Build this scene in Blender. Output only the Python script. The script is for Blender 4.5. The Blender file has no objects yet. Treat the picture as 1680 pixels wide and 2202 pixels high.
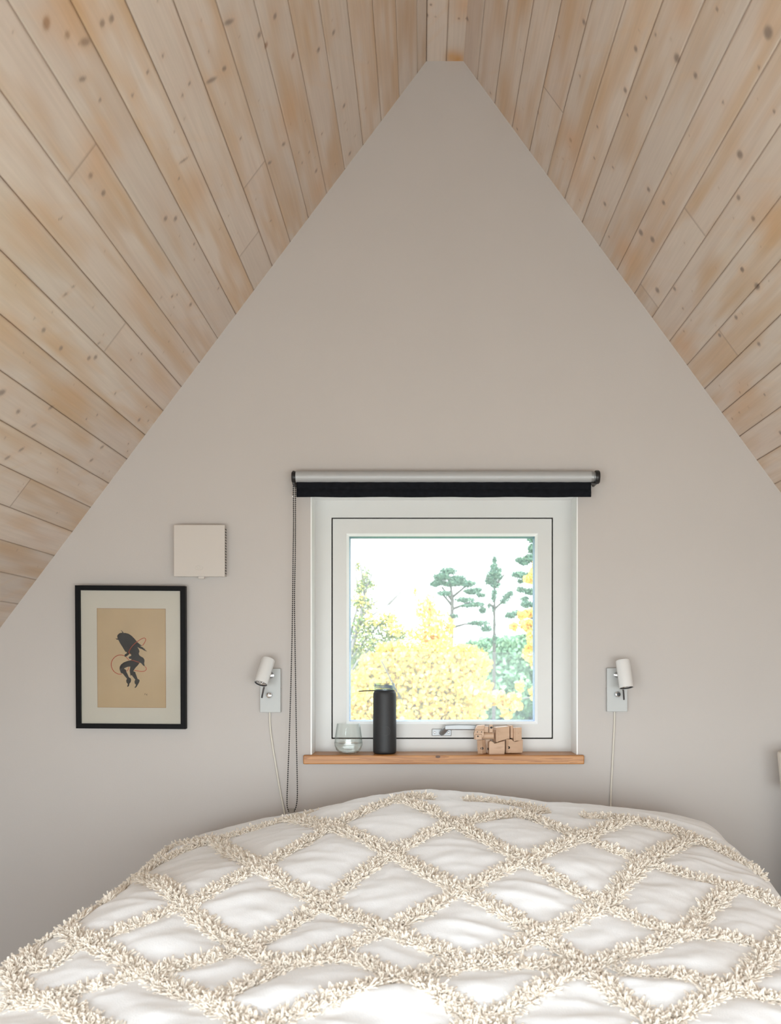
import bpy, bmesh, math, random
import numpy as np
from mathutils import Vector, Matrix, kdtree

random.seed(7)
rng = np.random.default_rng(11)
SC = bpy.context.scene
COL = SC.collection
PI = math.pi

# ------------------------------------------------------------------ camera frame
D = 3.077          # camera to gable wall (m); gable wall face is y = 0
F = 2000.0         # focal length in pixels of the 1680 x 2202 frame
CX, CY = 905.0, 1430.0
CZ = 1.10          # camera height

def P(px, py, d=D):
    """Point seen at pixel (px, py) at distance d in front of the camera."""
    return Vector(((px - CX) * d / F, d - D, CZ + (CY - py) * d / F))

# ------------------------------------------------------------------ materials
def new_mat(name):
    m = bpy.data.materials.new(name)
    m.use_nodes = True
    nt = m.node_tree
    b = nt.nodes['Principled BSDF']
    return m, nt, b

def plain(name, col, rough=0.5, metal=0.0, spec=0.5, noise=0.0, nscale=40.0, bump=0.0, bscale=200.0, sheen=0.0, coat=0.0):
    m, nt, b = new_mat(name)
    b.inputs['Base Color'].default_value = (*col, 1)
    b.inputs['Roughness'].default_value = rough
    b.inputs['Metallic'].default_value = metal
    b.inputs['Specular IOR Level'].default_value = spec
    b.inputs['Sheen Weight'].default_value = sheen
    b.inputs['Coat Weight'].default_value = coat
    if noise > 0 or bump > 0:
        tc = nt.nodes.new('ShaderNodeTexCoord')
    if noise > 0:
        n = nt.nodes.new('ShaderNodeTexNoise'); n.inputs['Scale'].default_value = nscale
        n.inputs['Detail'].default_value = 5
        nt.links.new(tc.outputs['Object'], n.inputs['Vector'])
        mr = nt.nodes.new('ShaderNodeMapRange')
        mr.inputs['From Min'].default_value = 0.3; mr.inputs['From Max'].default_value = 0.7
        mr.inputs['To Min'].default_value = 1 - noise; mr.inputs['To Max'].default_value = 1 + noise
        nt.links.new(n.outputs['Fac'], mr.inputs['Value'])
        mx = nt.nodes.new('ShaderNodeVectorMath'); mx.operation = 'SCALE'
        mx.inputs[0].default_value = col
        nt.links.new(mr.outputs['Result'], mx.inputs['Scale'])
        nt.links.new(mx.outputs['Vector'], b.inputs['Base Color'])
    if bump > 0:
        n2 = nt.nodes.new('ShaderNodeTexNoise'); n2.inputs['Scale'].default_value = bscale
        n2.inputs['Detail'].default_value = 4
        nt.links.new(tc.outputs['Object'], n2.inputs['Vector'])
        bp = nt.nodes.new('ShaderNodeBump'); bp.inputs['Strength'].default_value = bump
        bp.inputs['Distance'].default_value = 0.002
        nt.links.new(n2.outputs['Fac'], bp.inputs['Height'])
        nt.links.new(bp.outputs['Normal'], b.inputs['Normal'])
    return m

def wood_simple(name, c1, c2, axis=0, rough=0.45, scale=18.0, ring=9.0):
    """Straight grained timber: bands stretched along one axis."""
    m, nt, b = new_mat(name)
    tc = nt.nodes.new('ShaderNodeTexCoord')
    mp = nt.nodes.new('ShaderNodeMapping')
    s = [1.0, 1.0, 1.0]; s[axis] = 0.06
    mp.inputs['Scale'].default_value = s
    nt.links.new(tc.outputs['Object'], mp.inputs['Vector'])
    n = nt.nodes.new('ShaderNodeTexNoise'); n.inputs['Scale'].default_value = scale
    n.inputs['Detail'].default_value = 6; n.inputs['Distortion'].default_value = 0.6
    nt.links.new(mp.outputs['Vector'], n.inputs['Vector'])
    mu = nt.nodes.new('ShaderNodeMath'); mu.operation = 'MULTIPLY'; mu.inputs[1].default_value = ring
    nt.links.new(n.outputs['Fac'], mu.inputs[0])
    fr = nt.nodes.new('ShaderNodeMath'); fr.operation = 'FRACT'
    nt.links.new(mu.outputs['Value'], fr.inputs[0])
    cr = nt.nodes.new('ShaderNodeValToRGB')
    cr.color_ramp.elements[0].color = (*c1, 1); cr.color_ramp.elements[1].color = (*c2, 1)
    cr.color_ramp.elements[0].position = 0.05; cr.color_ramp.elements[1].position = 0.95
    nt.links.new(fr.outputs['Value'], cr.inputs['Fac'])
    nt.links.new(cr.outputs['Color'], b.inputs['Base Color'])
    b.inputs['Roughness'].default_value = rough
    return m

def pane_mat(name, tint=(0.97, 0.985, 0.98), refl=1.0, ior=1.5):
    m = bpy.data.materials.new(name); m.use_nodes = True
    nt = m.node_tree; nt.nodes.clear()
    out = nt.nodes.new('ShaderNodeOutputMaterial')
    tr = nt.nodes.new('ShaderNodeBsdfTransparent'); tr.inputs['Color'].default_value = (*tint, 1)
    gl = nt.nodes.new('ShaderNodeBsdfGlossy'); gl.inputs['Roughness'].default_value = 0.0
    fr = nt.nodes.new('ShaderNodeFresnel'); fr.inputs['IOR'].default_value = ior
    mu = nt.nodes.new('ShaderNodeMath'); mu.operation = 'MULTIPLY'; mu.inputs[1].default_value = refl
    nt.links.new(fr.outputs['Fac'], mu.inputs[0])
    mx = nt.nodes.new('ShaderNodeMixShader')
    nt.links.new(mu.outputs['Value'], mx.inputs['Fac'])
    nt.links.new(tr.outputs['BSDF'], mx.inputs[1]); nt.links.new(gl.outputs['BSDF'], mx.inputs[2])
    nt.links.new(mx.outputs['Shader'], out.inputs['Surface'])
    return m

def glass_mat(name, col=(1, 1, 1), ior=1.45, rough=0.0):
    m, nt, b = new_mat(name)
    b.inputs['Base Color'].default_value = (*col, 1)
    b.inputs['Transmission Weight'].default_value = 1.0
    b.inputs['Roughness'].default_value = rough
    b.inputs['IOR'].default_value = ior
    return m

def leaf_mat(name, c1, c2, c3, transl=0.35):
    m = bpy.data.materials.new(name); m.use_nodes = True
    nt = m.node_tree; nt.nodes.clear()
    out = nt.nodes.new('ShaderNodeOutputMaterial')
    geo = nt.nodes.new('ShaderNodeNewGeometry')
    cr = nt.nodes.new('ShaderNodeValToRGB')
    e = cr.color_ramp.elements
    e[0].color = (*c1, 1); e[1].color = (*c3, 1)
    k = e.new(0.5); k.color = (*c2, 1)
    nt.links.new(geo.outputs['Random Per Island'], cr.inputs['Fac'])
    df = nt.nodes.new('ShaderNodeBsdfDiffuse'); tl = nt.nodes.new('ShaderNodeBsdfTranslucent')
    nt.links.new(cr.outputs['Color'], df.inputs['Color']); nt.links.new(cr.outputs['Color'], tl.inputs['Color'])
    mx = nt.nodes.new('ShaderNodeMixShader'); mx.inputs['Fac'].default_value = transl
    nt.links.new(df.outputs['BSDF'], mx.inputs[1]); nt.links.new(tl.outputs['BSDF'], mx.inputs[2])
    nt.links.new(mx.outputs['Shader'], out.inputs['Surface'])
    return m

# ------------------------------------------------------------------ mesh helpers
def tag(o, label=None, cat=None, group=None, kind=None):
    if label: o['label'] = label
    if cat: o['category'] = cat
    if group: o['group'] = group
    if kind: o['kind'] = kind
    return o

def empty(name, loc, label=None, cat=None, group=None):
    o = bpy.data.objects.new(name, None); COL.objects.link(o)
    o.location = loc; o.empty_display_size = 0.05
    tag(o, label, cat, group)
    return o

def link(name, me, mat, parent=None, smooth=False):
    o = bpy.data.objects.new(name, me); COL.objects.link(o)
    if mat is not None:
        for mm in (mat if isinstance(mat, (list, tuple)) else [mat]):
            me.materials.append(mm)
    if smooth:
        me.shade_smooth()
    if parent is not None:
        bpy.context.view_layer.update()
        o.parent = parent
        o.matrix_parent_inverse = world_of(parent).inverted()
    return o

def world_of(o):
    m = o.matrix_basis.copy()
    if o.parent is not None:
        m = world_of(o.parent) @ o.matrix_parent_inverse @ m
    return m

def fast_mesh(name, verts, quads):
    """verts (n,3), quads (m,4) numpy."""
    me = bpy.data.meshes.new(name)
    n, m = len(verts), len(quads); k = quads.shape[1]
    me.vertices.add(n); me.vertices.foreach_set('co', np.ascontiguousarray(verts, dtype=np.float32).ravel())
    me.loops.add(m * k); me.loops.foreach_set('vertex_index', np.ascontiguousarray(quads, dtype=np.int32).ravel())
    me.polygons.add(m)
    me.polygons.foreach_set('loop_start', np.arange(m, dtype=np.int32) * k)
    me.update(calc_edges=True)
    return me

class MB:
    """Collects shapes into one mesh (world coordinates)."""
    def __init__(s): s.bm = bmesh.new()
    def box(s, x0, x1, y0, y1, z0, z1, bevel=0.0, seg=2, M=None):
        b = bmesh.new()
        vs = [b.verts.new((x, y, z)) for x in (x0, x1) for y in (y0, y1) for z in (z0, z1)]
        for f in ((0,1,3,2),(4,6,7,5),(0,4,5,1),(2,3,7,6),(0,2,6,4),(1,5,7,3)):
            b.faces.new([vs[i] for i in f])
        bmesh.ops.recalc_face_normals(b, faces=b.faces[:])
        if bevel > 0:
            bmesh.ops.bevel(b, geom=b.edges[:], offset=bevel, segments=seg, affect='EDGES', profile=0.5)
        s._add(b, M); return s
    def prism(s, pts, y0, y1, bevel=0.0, M=None, seg=2):
        """polygon in x,z extruded along y."""
        b = bmesh.new()
        a = [b.verts.new((p[0], y0, p[1])) for p in pts]
        c = [b.verts.new((p[0], y1, p[1])) for p in pts]
        n = len(pts)
        b.faces.new(a); b.faces.new(c[::-1])
        for i in range(n):
            b.faces.new((a[i], c[i], c[(i+1) % n], a[(i+1) % n]))
        bmesh.ops.recalc_face_normals(b, faces=b.faces[:])
        if bevel > 0:
            bmesh.ops.bevel(b, geom=b.edges[:], offset=bevel, segments=seg, affect='EDGES', profile=0.5)
        s._add(b, M); return s
    def _add(s, b, M=None):
        if M is not None: bmesh.ops.transform(b, matrix=M, verts=b.verts[:])
        me = bpy.data.meshes.new('t'); b.to_mesh(me); b.free()
        s.bm.from_mesh(me); bpy.data.meshes.remove(me)
    def lathe(s, prof, n=32, M=None, closed=False):
        """profile of (r, z) spun about z. closed: join last to first."""
        b = bmesh.new(); rings = []
        for r, z in prof:
            if r < 1e-6: rings.append([b.verts.new((0, 0, z))])
            else: rings.append([b.verts.new((r*math.cos(2*PI*i/n), r*math.sin(2*PI*i/n), z)) for i in range(n)])
        pairs = list(zip(rings, rings[1:])) + ([(rings[-1], rings[0])] if closed else [])
        for A, B in pairs:
            for i in range(n):
                j = (i+1) % n
                if len(A) == 1 and len(B) == 1: continue
                if len(A) == 1: b.faces.new((A[0], B[j], B[i]))
                elif len(B) == 1: b.faces.new((A[i], A[j], B[0]))
                else: b.faces.new((A[i], A[j], B[j], B[i]))
        bmesh.ops.recalc_face_normals(b, faces=b.faces[:])
        s._add(b, M); return s
    def tube(s, pts, r, n=8, cap=True):
        pts = [Vector(p) for p in pts]; b = bmesh.new(); rings = []
        rad = r if isinstance(r, (list, tuple)) else [r]*len(pts)
        prev = None
        for i, p in enumerate(pts):
            t = (pts[min(i+1, len(pts)-1)] - pts[max(i-1, 0)]).normalized()
            if prev is None:
                a = t.orthogonal().normalized()
            else:
                a = (prev - t * prev.dot(t)).normalized()
            prev = a; c = t.cross(a)
            rings.append([b.verts.new(p + (a*math.cos(2*PI*k/n) + c*math.sin(2*PI*k/n))*rad[i]) for k in range(n)])
        for A, B in zip(rings, rings[1:]):
            for k in range(n):
                j = (k+1) % n; b.faces.new((A[k], A[j], B[j], B[k]))
        if cap:
            b.faces.new(rings[0][::-1]); b.faces.new(rings[-1])
        bmesh.ops.recalc_face_normals(b, faces=b.faces[:])
        s._add(b); return s
    def sphere(s, c, r, u=12, v=8):
        b = bmesh.new(); bmesh.ops.create_uvsphere(b, u_segments=u, v_segments=v, radius=1)
        sc = r if isinstance(r, (list, tuple)) else (r, r, r)
        s._add(b, Matrix.Translation(c) @ Matrix.Diagonal((*sc, 1))); return s
    def build(s, name, mat, parent=None, smooth=False, angle=None):
        me = bpy.data.meshes.new(name); s.bm.to_mesh(me); s.bm.free()
        if angle is not None:
            me.shade_smooth(); 
            me.set_sharp_from_angle(angle=math.radians(angle)) if hasattr(me, 'set_sharp_from_angle') else None
        return link(name, me, mat, parent, smooth)

def axis_matrix(origin, zdir, ref=(0, 0, 1)):
    z = Vector(zdir).normalized(); r = Vector(ref)
    if abs(z.dot(r)) > 0.98: r = Vector((1, 0, 0))
    x = r.cross(z).normalized(); y = z.cross(x)
    m = Matrix((x, y, z)).transposed().to_4x4(); m.translation = Vector(origin)
    return m

def smooth_path(pts, n=8):
    """Catmull-Rom through points."""
    pts = [Vector(p) for p in pts]; q = [pts[0]*2 - pts[1]] + pts + [pts[-1]*2 - pts[-2]]
    out = []
    for i in range(1, len(q)-2):
        p0, p1, p2, p3 = q[i-1], q[i], q[i+1], q[i+2]
        for k in range(n):
            t = k / n
            out.append(0.5*((2*p1) + (p2-p0)*t + (2*p0-5*p1+4*p2-p3)*t*t + (3*p1-p0-3*p2+p3)*t**3))
    out.append(pts[-1]); return out

def vnoise(x, y, seed, n=256):
    """smooth value noise, numpy arrays in, -1..1 out."""
    r = np.random.default_rng(seed); g = r.random((n, n))*2 - 1
    xi = np.floor(x).astype(int); yi = np.floor(y).astype(int)
    fx = x - xi; fy = y - yi
    fx = fx*fx*(3-2*fx); fy = fy*fy*(3-2*fy)
    a = g[xi % n, yi % n]; b_ = g[(xi+1) % n, yi % n]; c = g[xi % n, (yi+1) % n]; d_ = g[(xi+1) % n, (yi+1) % n]
    return (a*(1-fx)+b_*fx)*(1-fy) + (c*(1-fx)+d_*fx)*fy

# ------------------------------------------------------------------ palette
M_wall = plain('wall_paint', (0.525, 0.495, 0.477), 0.75, spec=0.25, noise=0.012, nscale=3.0, bump=0.10, bscale=240)
M_white = plain('white_lacquer', (0.65, 0.65, 0.64), 0.4, noise=0.01, nscale=12)
M_bead = plain('white_bead', (0.92, 0.93, 0.94), 0.5)
M_seal = plain('black_rubber_seal', (0.006, 0.006, 0.006), 0.8, spec=0.2)
M_spacer = plain('grey_glazing_spacer', (0.30, 0.39, 0.55), 0.6, spec=0.2)
M_sill = wood_simple('oiled_pine', (0.34, 0.125, 0.024), (0.50, 0.225, 0.06), axis=0, rough=0.38, scale=30, ring=7)
M_silver = plain('brushed_silver', (0.33, 0.34, 0.35), 0.45, metal=0.6)
M_silver2 = plain('satin_silver_tube', (0.42, 0.43, 0.44), 0.5, metal=0.15)
M_chrome = plain('chrome', (0.75, 0.75, 0.76), 0.12, metal=1.0)
M_black = plain('black_plastic', (0.010, 0.010, 0.011), 0.4)
M_fabblack = plain('black_blind_fabric', (0.007, 0.008, 0.011), 0.85, spec=0.12, noise=0.25, nscale=60, bump=0.3, bscale=500)
M_frameblack = plain('black_picture_moulding', (0.006, 0.006, 0.007), 0.5, spec=0.1)
M_mat = plain('off_white_mount', (0.58, 0.55, 0.485), 0.8, noise=0.01, nscale=8)
M_paper = plain('tan_paper', (0.50, 0.375, 0.235), 0.85, noise=0.03, nscale=14)
M_paperedge = plain('brown_paper_edge', (0.30, 0.16, 0.08), 0.85)
M_ink = plain('black_ink', (0.012, 0.011, 0.011), 0.8)
M_red = plain('red_ink', (0.42, 0.05, 0.02), 0.7)
M_ventw = plain('warm_white_plastic', (0.56, 0.52, 0.485), 0.55)
M_lampw = plain('white_powder_coat', (0.70, 0.70, 0.70), 0.35)
M_plate = plain('white_steel_plate', (0.47, 0.485, 0.485), 0.4)
M_cord = plain('cream_cord', (0.66, 0.63, 0.56), 0.5)
M_lens = plain('lamp_reflector', (0.7, 0.7, 0.7), 0.15, metal=0.9)
M_sleeve = plain('charcoal_silicone', (0.020, 0.021, 0.024), 0.55, noise=0.15, nscale=300)
M_strap = plain('dark_strap', (0.02, 0.018, 0.018), 0.6)
M_ring = plain('grey_print', (0.075, 0.075, 0.08), 0.6)
M_beech = wood_simple('beech', (0.52, 0.345, 0.23), (0.60, 0.41, 0.285), axis=0, rough=0.5, scale=40, ring=3)
M_hole = plain('dark_hole', (0.01, 0.008, 0.007), 0.5)
M_cloth = plain('white_cotton', (0.905, 0.92, 0.95), 0.85, spec=0.2, noise=0.012, nscale=90, bump=0.35, bscale=420, sheen=0.2)
M_yarn = plain('cream_yarn', (0.90, 0.825, 0.73), 0.85, spec=0.2, noise=0.10, nscale=60, sheen=0.3)
M_floor = wood_simple('floor_boards', (0.45, 0.34, 0.24), (0.55, 0.43, 0.31), axis=1, rough=0.5, scale=10, ring=4)
def thin_glass(name, tint, edge):
    m = bpy.data.materials.new(name); m.use_nodes = True
    nt = m.node_tree; nt.nodes.clear()
    out = nt.nodes.new('ShaderNodeOutputMaterial')
    tr = nt.nodes.new('ShaderNodeBsdfTransparent')
    gl = nt.nodes.new('ShaderNodeBsdfGlossy'); gl.inputs['Roughness'].default_value = 0.02
    lw = nt.nodes.new('ShaderNodeLayerWeight'); lw.inputs['Blend'].default_value = 0.5
    pw = nt.nodes.new('ShaderNodeMath'); pw.operation = 'POWER'; pw.inputs[1].default_value = 3.5
    nt.links.new(lw.outputs['Facing'], pw.inputs[0])
    mr = nt.nodes.new('ShaderNodeMapRange'); mr.inputs['To Min'].default_value = 0.035; mr.inputs['To Max'].default_value = 0.55
    nt.links.new(pw.outputs['Value'], mr.inputs['Value'])
    mc = nt.nodes.new('ShaderNodeMix'); mc.data_type = 'RGBA'
    mc.inputs[6].default_value = (*tint, 1); mc.inputs[7].default_value = (*edge, 1)
    nt.links.new(pw.outputs['Value'], mc.inputs[0]); nt.links.new(mc.outputs[2], tr.inputs['Color'])
    mx = nt.nodes.new('ShaderNodeMixShader')
    nt.links.new(mr.outputs['Result'], mx.inputs['Fac'])
    nt.links.new(tr.outputs['BSDF'], mx.inputs[1]); nt.links.new(gl.outputs['BSDF'], mx.inputs[2])
    nt.links.new(mx.outputs['Shader'], out.inputs['Surface'])
    return m
M_glass = thin_glass('clear_glass', (0.985, 0.995, 0.99), (0.62, 0.68, 0.67))
M_water = glass_mat('water', (1, 1, 1), 1.33)
M_capgl = thin_glass('clear_cap_plastic', (0.68, 0.76, 0.86), (0.22, 0.28, 0.36))
M_pane = pane_mat('window_glass', (0.97, 0.985, 0.98), 0.3)
_nt = M_pane.node_tree
_mx = [n for n in _nt.nodes if n.type == 'MIX_SHADER'][0]; _out = [n for n in _nt.nodes if n.type == 'OUTPUT_MATERIAL'][0]
_tl = _nt.nodes.new('ShaderNodeBsdfTranslucent'); _tl.inputs['Color'].default_value = (0.88, 0.94, 1.0, 1)
_m2 = _nt.nodes.new('ShaderNodeMixShader'); _m2.inputs['Fac'].default_value = 0.06  # translucent share in the glass stands in for haze over the view
_nt.links.new(_mx.outputs['Shader'], _m2.inputs[1]); _nt.links.new(_tl.outputs['BSDF'], _m2.inputs[2])
_nt.links.new(_m2.outputs['Shader'], _out.inputs['Surface'])
M_pglass = pane_mat('picture_glass', (0.97, 0.97, 0.965), 0.28, 1.52)
M_pot = plain('cream_ceramic', (0.74, 0.69, 0.62), 0.4)
M_bedwood = wood_simple('pale_bed_wood', (0.5, 0.38, 0.26), (0.58, 0.46, 0.33), axis=0)
M_matt = plain('mattress_cotton', (0.7, 0.7, 0.7), 0.8)

# ------------------------------------------------------------------ room shell
# gable triangle in wall plane (metres)
def W(px, py): return ((px - CX) / 650.0, CZ + (CY - py) / 650.0)
RL = W(917, 131.5); RR = W(997, 131.5)         # ridge corners
LL0 = W(38, 1300); RR0 = W(1666, 1041)
def along(a, b, z):
    t = (z - a[1]) / (b[1] - a[1]); return (a[0] + (b[0]-a[0])*t, z)
KZ = 0.62
KL = along(RL, LL0, KZ); KR = along(RR, RR0, KZ)
YB = -3.62                                      # wall behind the camera
OX0, OX1, OZ0, OZ1 = -0.3646, 0.520, 0.8033, 1.668   # window opening
WT = 0.30

def wall_with_hole(name, y, t, hole, mat, sign):
    b = bmesh.new()
    def ring(yy):
        pts = [(KL[0], 0), (KR[0], 0), (KR[0], KZ), RR, RL, (KL[0], KZ)]
        hx0, hx1, hz0, hz1 = hole
        o = [b.verts.new((p[0], yy, p[1])) for p in pts]
        h = [b.verts.new((x, yy, z)) for x, z in ((hx0, hz0), (hx1, hz0), (hx1, hz1), (hx0, hz1))]
        return o, h
    o0, h0 = ring(y); o1, h1 = ring(y + t)
    for o, h in ((o0, h0), (o1, h1)):
        b.faces.new((o[0], o[1], h[1], h[0]))
        b.faces.new((o[1], o[2], h[2], h[1]))
        b.faces.new((o[2], o[3], h[2]))
        b.faces.new((o[3], o[4], h[3], h[2]))
        b.faces.new((o[4], o[5], h[3]))
        b.faces.new((o[5], o[0], h[0], h[3]))
    for i in range(4):
        j = (i+1) % 4; b.faces.new((h0[i], h0[j], h1[j], h1[i]))
    for i in range(6):
        j = (i+1) % 6; b.faces.new((o0[i], o0[j], o1[j], o1[i]))
    bmesh.ops.recalc_face_normals(b, faces=b.faces[:])
    me = bpy.data.meshes.new(name); b.to_mesh(me); b.free()
    return tag(link(name, me, mat), kind='structure')

wall_back = wall_with_hole('wall_back', 0.0, WT, (OX0, OX1, OZ0 - 0.03, OZ1), M_wall, 1)
# unseen glazed gable added behind the camera for daylight: parapet, posts, big pane
BZ0 = 0.10
def inset(p, dx, dz): return (p[0]+dx, p[1]+dz)
GT = 1.2
gA, gB = along(RL, LL0, GT), along(RR, RR0, GT)
glz = [(KL[0]+0.10, BZ0), (KR[0]-0.10, BZ0), inset(KR, -0.10, 0.02), inset(gB, -0.10, 0), inset(gA, 0.10, 0), inset(KL, 0.10, 0.02)]
def pent_ring(name, outer, inner, y0, y1, mat, parent=None):
    b = bmesh.new()
    R = [[b.verts.new((p[0], y, p[1])) for p in pts] for pts in (outer, inner) for y in (y0, y1)]
    o0, o1, i0, i1 = R; n = len(outer)
    for k in range(n):
        j = (k+1) % n
        b.faces.new((o0[k], o0[j], i0[j], i0[k])); b.faces.new((o1[k], i1[k], i1[j], o1[j]))
        b.faces.new((i0[k], i0[j], i1[j], i1[k])); b.faces.new((o0[k], o1[k], o1[j], o0[j]))
    bmesh.ops.recalc_face_normals(b, faces=b.faces[:])
    me = bpy.data.meshes.new(name); b.to_mesh(me); b.free()
    return link(name, me, mat, parent)
tag(pent_ring('wall_front', [(KL[0], 0), (KR[0], 0), KR, RR, RL, KL], glz, YB-0.2, YB, M_wall), kind='structure')
tag(MB().box(KL[0]-0.12, KL[0], YB, 0, 0, KZ + 0.08).build('wall_left', M_wall), kind='structure')
tag(MB().box(KR[0], KR[0]+0.12, YB, 0, 0, KZ + 0.08).build('wall_right', M_wall), kind='structure')
tag(MB().box(KL[0]-0.1, KR[0]+0.1, YB - 0.2, WT, -0.1, 0).build('floor', M_floor), kind='structure')
win2 = MB()
win2.box(KL[0]+0.1, KR[0]-0.1, YB-0.128, YB-0.072, BZ0, BZ0+0.06, 0.003)
win2 = tag(win2.build('unseen_gable_window', M_white), kind='structure')
MB().prism(glz, YB-0.103, YB-0.097).build('pane', M_pane, win2)

# ------------------------------------------------------------------ boarded ceiling
def wood_mat():
    m, nt, b = new_mat('whitewashed_pine_boards')
    at = nt.nodes.new('ShaderNodeAttribute'); at.attribute_name = 'tint'
    gc = nt.nodes.new('ShaderNodeAttribute'); gc.attribute_name = 'grain'
    mp = nt.nodes.new('ShaderNodeMapping'); mp.inputs['Scale'].default_value = (5.0, 150.0, 31.7)
    nt.links.new(gc.outputs['Vector'], mp.inputs['Vector'])
    n = nt.nodes.new('ShaderNodeTexNoise'); n.inputs['Scale'].default_value = 1.0
    n.inputs['Detail'].default_value = 5; n.inputs['Distortion'].default_value = 0.5
    nt.links.new(mp.outputs['Vector'], n.inputs['Vector'])
    mr = nt.nodes.new('ShaderNodeMapRange')
    mr.inputs['From Min'].default_value = 0.3; mr.inputs['From Max'].default_value = 0.7
    mr.inputs['To Min'].default_value = 0.95; mr.inputs['To Max'].default_value = 1.04
    nt.links.new(n.outputs['Fac'], mr.inputs['Value'])
    mx = nt.nodes.new('ShaderNodeVectorMath'); mx.operation = 'SCALE'
    nt.links.new(at.outputs['Color'], mx.inputs[0]); nt.links.new(mr.outputs['Result'], mx.inputs['Scale'])
    nt.links.new(mx.outputs['Vector'], b.inputs['Base Color'])
    b.inputs['Roughness'].default_value = 0.36
    b.inputs['Specular IOR Level'].default_value = 0.5
    bp = nt.nodes.new('ShaderNodeBump'); bp.inputs['Strength'].default_value = 0.15; bp.inputs['Distance'].default_value = 0.001
    nt.links.new(n.outputs['Fac'], bp.inputs['Height']); nt.links.new(bp.outputs['Normal'], b.inputs['Normal'])
    return m
M_boards = wood_mat()

PALE = np.array([0.66, 0.575, 0.505]); GREY = np.array([0.50, 0.44, 0.40]); WARM = np.array([0.58, 0.42, 0.28]); PINK = np.array([0.60, 0.48, 0.405])

def knot_list(entries, plane_pt, plane_n):
    """pixels -> points on the slope."""
    out = []
    for e in entries:
        px, py, r = e[:3]
        dr = Vector(((px-CX)/F, 1.0, (CY-py)/F)); o = Vector((0, -D, CZ))
        t = (plane_pt - o).dot(plane_n) / dr.dot(plane_n)
        out.append((o + dr*t, r, e[3] if len(e) > 3 else 1.0, e[4] if len(e) > 4 else 0.0))
    return out

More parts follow.
